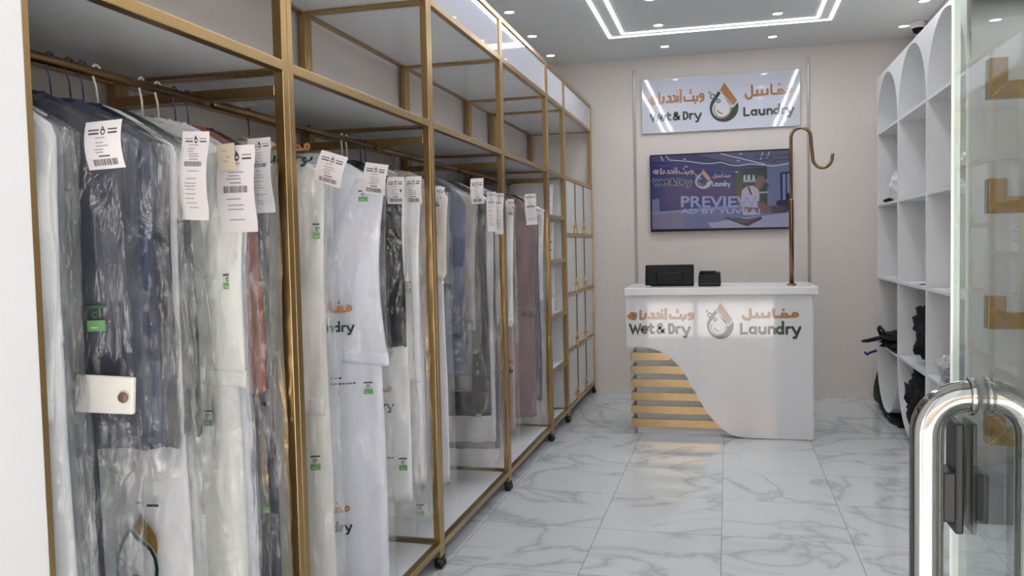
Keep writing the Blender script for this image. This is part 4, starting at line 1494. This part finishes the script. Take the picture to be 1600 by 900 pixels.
# ---- second rack
A2 = garment('ivory robe under a tilted tag in the second rack', 'robe', 'robe', 'ivory', 2.53, 14, .238, .036, .13, .008, 12, slv=.9, hcol='black', filmz=.13, milky=True, w0=.075, w1=.06)
B2 = garment('large bluish-white robe in a printed cover', 'robe', 'robe', 'bluewhite', 2.965, 20, .25, .045, .14, .011, 13, slv=1.0, hcol='black', filmz=.13, w0=.095, w1=.10, kink=-.03)
C2 = garment('black waistcoat in the second rack', 'waistcoat', 'waistcoat', 'black', 3.215, 14, .242, .032, 1.03, .008, 14, hcol='white', filmz=.95)
D2 = garment('white robe hanging below the black waistcoat', 'robe', 'robe', 'white', 3.245, 10, .235, .022, .375, .007, 15, hcol='white', collar=False, filmz=.22)
E2 = garment('white shirt robe with hanging cuff beyond the waistcoat', 'robe', 'robe', 'white', 3.37, 8, .24, .024, .42, .006, 16, slv=.87, hcol='blue', filmz=.26)
F2 = garment('lilac-white robe at the far end of the second rack', 'robe', 'robe', 'lilac', 3.405, 4, .236, .016, .396, .005, 17, hcol='blue', filmz=.24)
paper_tag(A2, (494, 240, 538, 288), 2.40, 18)
paper_tag(B2, (567, 256, 604, 303), 2.80, 9)
paper_tag(C2, (604, 277, 632, 318), 3.10, 1)
paper_tag(E2, (633, 276, 659, 318), 3.24, 0)
sticker(A2, 495, 361, .030, .050)
sticker(A2, 493, 723, .032, .048)
sticker(B2, 567, 306, .034, .04)
sticker(B2, 575, 607, .034, .046)
sticker(D2, 630, 725, .034, .052)
sticker(E2, 637, 449, .03, .05)
sticker(F2, 664, 536, .032, .05)
sticker(F2, 657, 796, .032, .05)
cover_print(B2, 553, 518, 'logo')
cover_print(B2, 550, 829, 'logo')
cover_print(D2, 615, 640, 'logo')
cover_print(A2, 480, 254, 'logo', dza=.09)
small_print(B2, 517, 601, 38)
small_print(B2, 517, 592, 14)
small_print(D2, 597, 716, 18)

# ---- third rack
A3 = garment('cream jacket at the near end of the third rack', 'jacket', 'jacket', 'jacketcream', 3.745, 12, .24, .034, 1.30, .006, 18, slv=1.30, hcol='steel', filmz=1.26)
A4 = garment('white robe behind the cream jacket', 'robe', 'robe', 'white', 3.78, 6, .215, .018, .30, .005, 19, collar=False, hcol='steel', filmz=.2)
B3 = garment('crinkled blue-grey shirt in the third rack', 'shirt', 'shirt', 'bluegrey', 4.02, 14, .24, .034, .78, .008, 20, slv=1.0, hcol='steel', filmz=.70)
C3 = garment('pale grey jacket with dark pocket seam', 'jacket', 'jacket', 'palegrey', 4.19, 12, .24, .032, 1.0, .007, 21, slv=1.05, hcol='steel', filmz=.88)
S3 = garment('dark grey skirt with two hem lines', 'skirt', 'skirt', 'skirt', 4.43, 12, .245, .034, .50, .008, 22, collar=False, hcol='steel', filmz=.19)
E3 = garment('grey-white robe beneath the paired receipts', 'robe', 'robe', 'greywhite', 4.53, 8, .238, .022, .327, .006, 23, slv=.78, hcol='steel', filmz=.22)
F3 = garment('navy robe at the far end of the third rack', 'robe', 'robe', 'deepnavy', 4.615, 4, .238, .018, .264, .004, 24, hcol='steel', collar=False, filmz=.22)
paper_tag(A3, (679, 291, 692, 325), 3.62, 14)
paper_tag(C3, (735, 279, 756, 318), 4.06, -1)
paper_tag(S3, (760, 300, 776, 362), 4.30, 0, 'receipt')
paper_tag(E3, (772, 302, 787, 366), 4.44, 2, 'receipt')
sm = MB()
for px, py, wpx in ((697, 628, 28), (697, 634, 45)):
    u_, z_ = surf(S3, px, py)
    u2_, _ = surf(S3, px + wpx, py)
    for q in range(10):
        ua, ub = u_ + (u2_ - u_) * q / 10, u_ + (u2_ - u_) * (q + 1) / 10
        sm.add([S3.front(ua, z_, ex=0, exw=0, eps=0), S3.front(ub, z_, ex=0, exw=0, eps=0), S3.front(ub, z_ + .004, ex=0, exw=0, eps=0), S3.front(ua, z_ + .004, ex=0, exw=0, eps=0)], [(0, 1, 2, 3)])
sm.build('print_hem_line', M['ink_dark'], S3.obj).name = 'hem_line'
sticker(S3, 748, 645, .03, .05)

# ---- fourth rack
A5 = garment('white jacket at the near end of the fourth rack', 'jacket', 'jacket', 'white', 4.985, 8, .238, .03, .95, .006, 25, slv=.95, hcol='blue', filmz=.85)
P5 = garment('dusty pink skirt below the white jacket', 'skirt', 'skirt', 'pink', 5.05, 6, .22, .02, .28, .006, 29, collar=False, hcol='blue', filmz=.24)
B5 = garment('mauve dress in the fourth rack', 'dress', 'dress', 'mauve', 5.60, 20, .245, .042, .253, .009, 26, slv=.96, hcol='blue', filmz=.2)
C5 = garment('steel-blue robe behind the mauve dress', 'robe', 'robe', 'steel', 5.76, 8, .238, .024, .336, .005, 27, hcol='blue', filmz=.22)
D5 = garment('white shirt at the far end of the fourth rack', 'shirt', 'shirt', 'white', 5.85, 4, .238, .018, 1.04, .004, 28, slv=1.06, hcol='blue', filmz=.22)
paper_tag(A5, (792, 311, 803, 337), 4.86, 2)
paper_tag(B5, (820, 303, 839, 351), 5.36, -3, 'receipt')
paper_tag(C5, (838, 326, 848, 342), 5.60, 30)
cover_print(P5, 809, 583, 'logo', sc=.36)
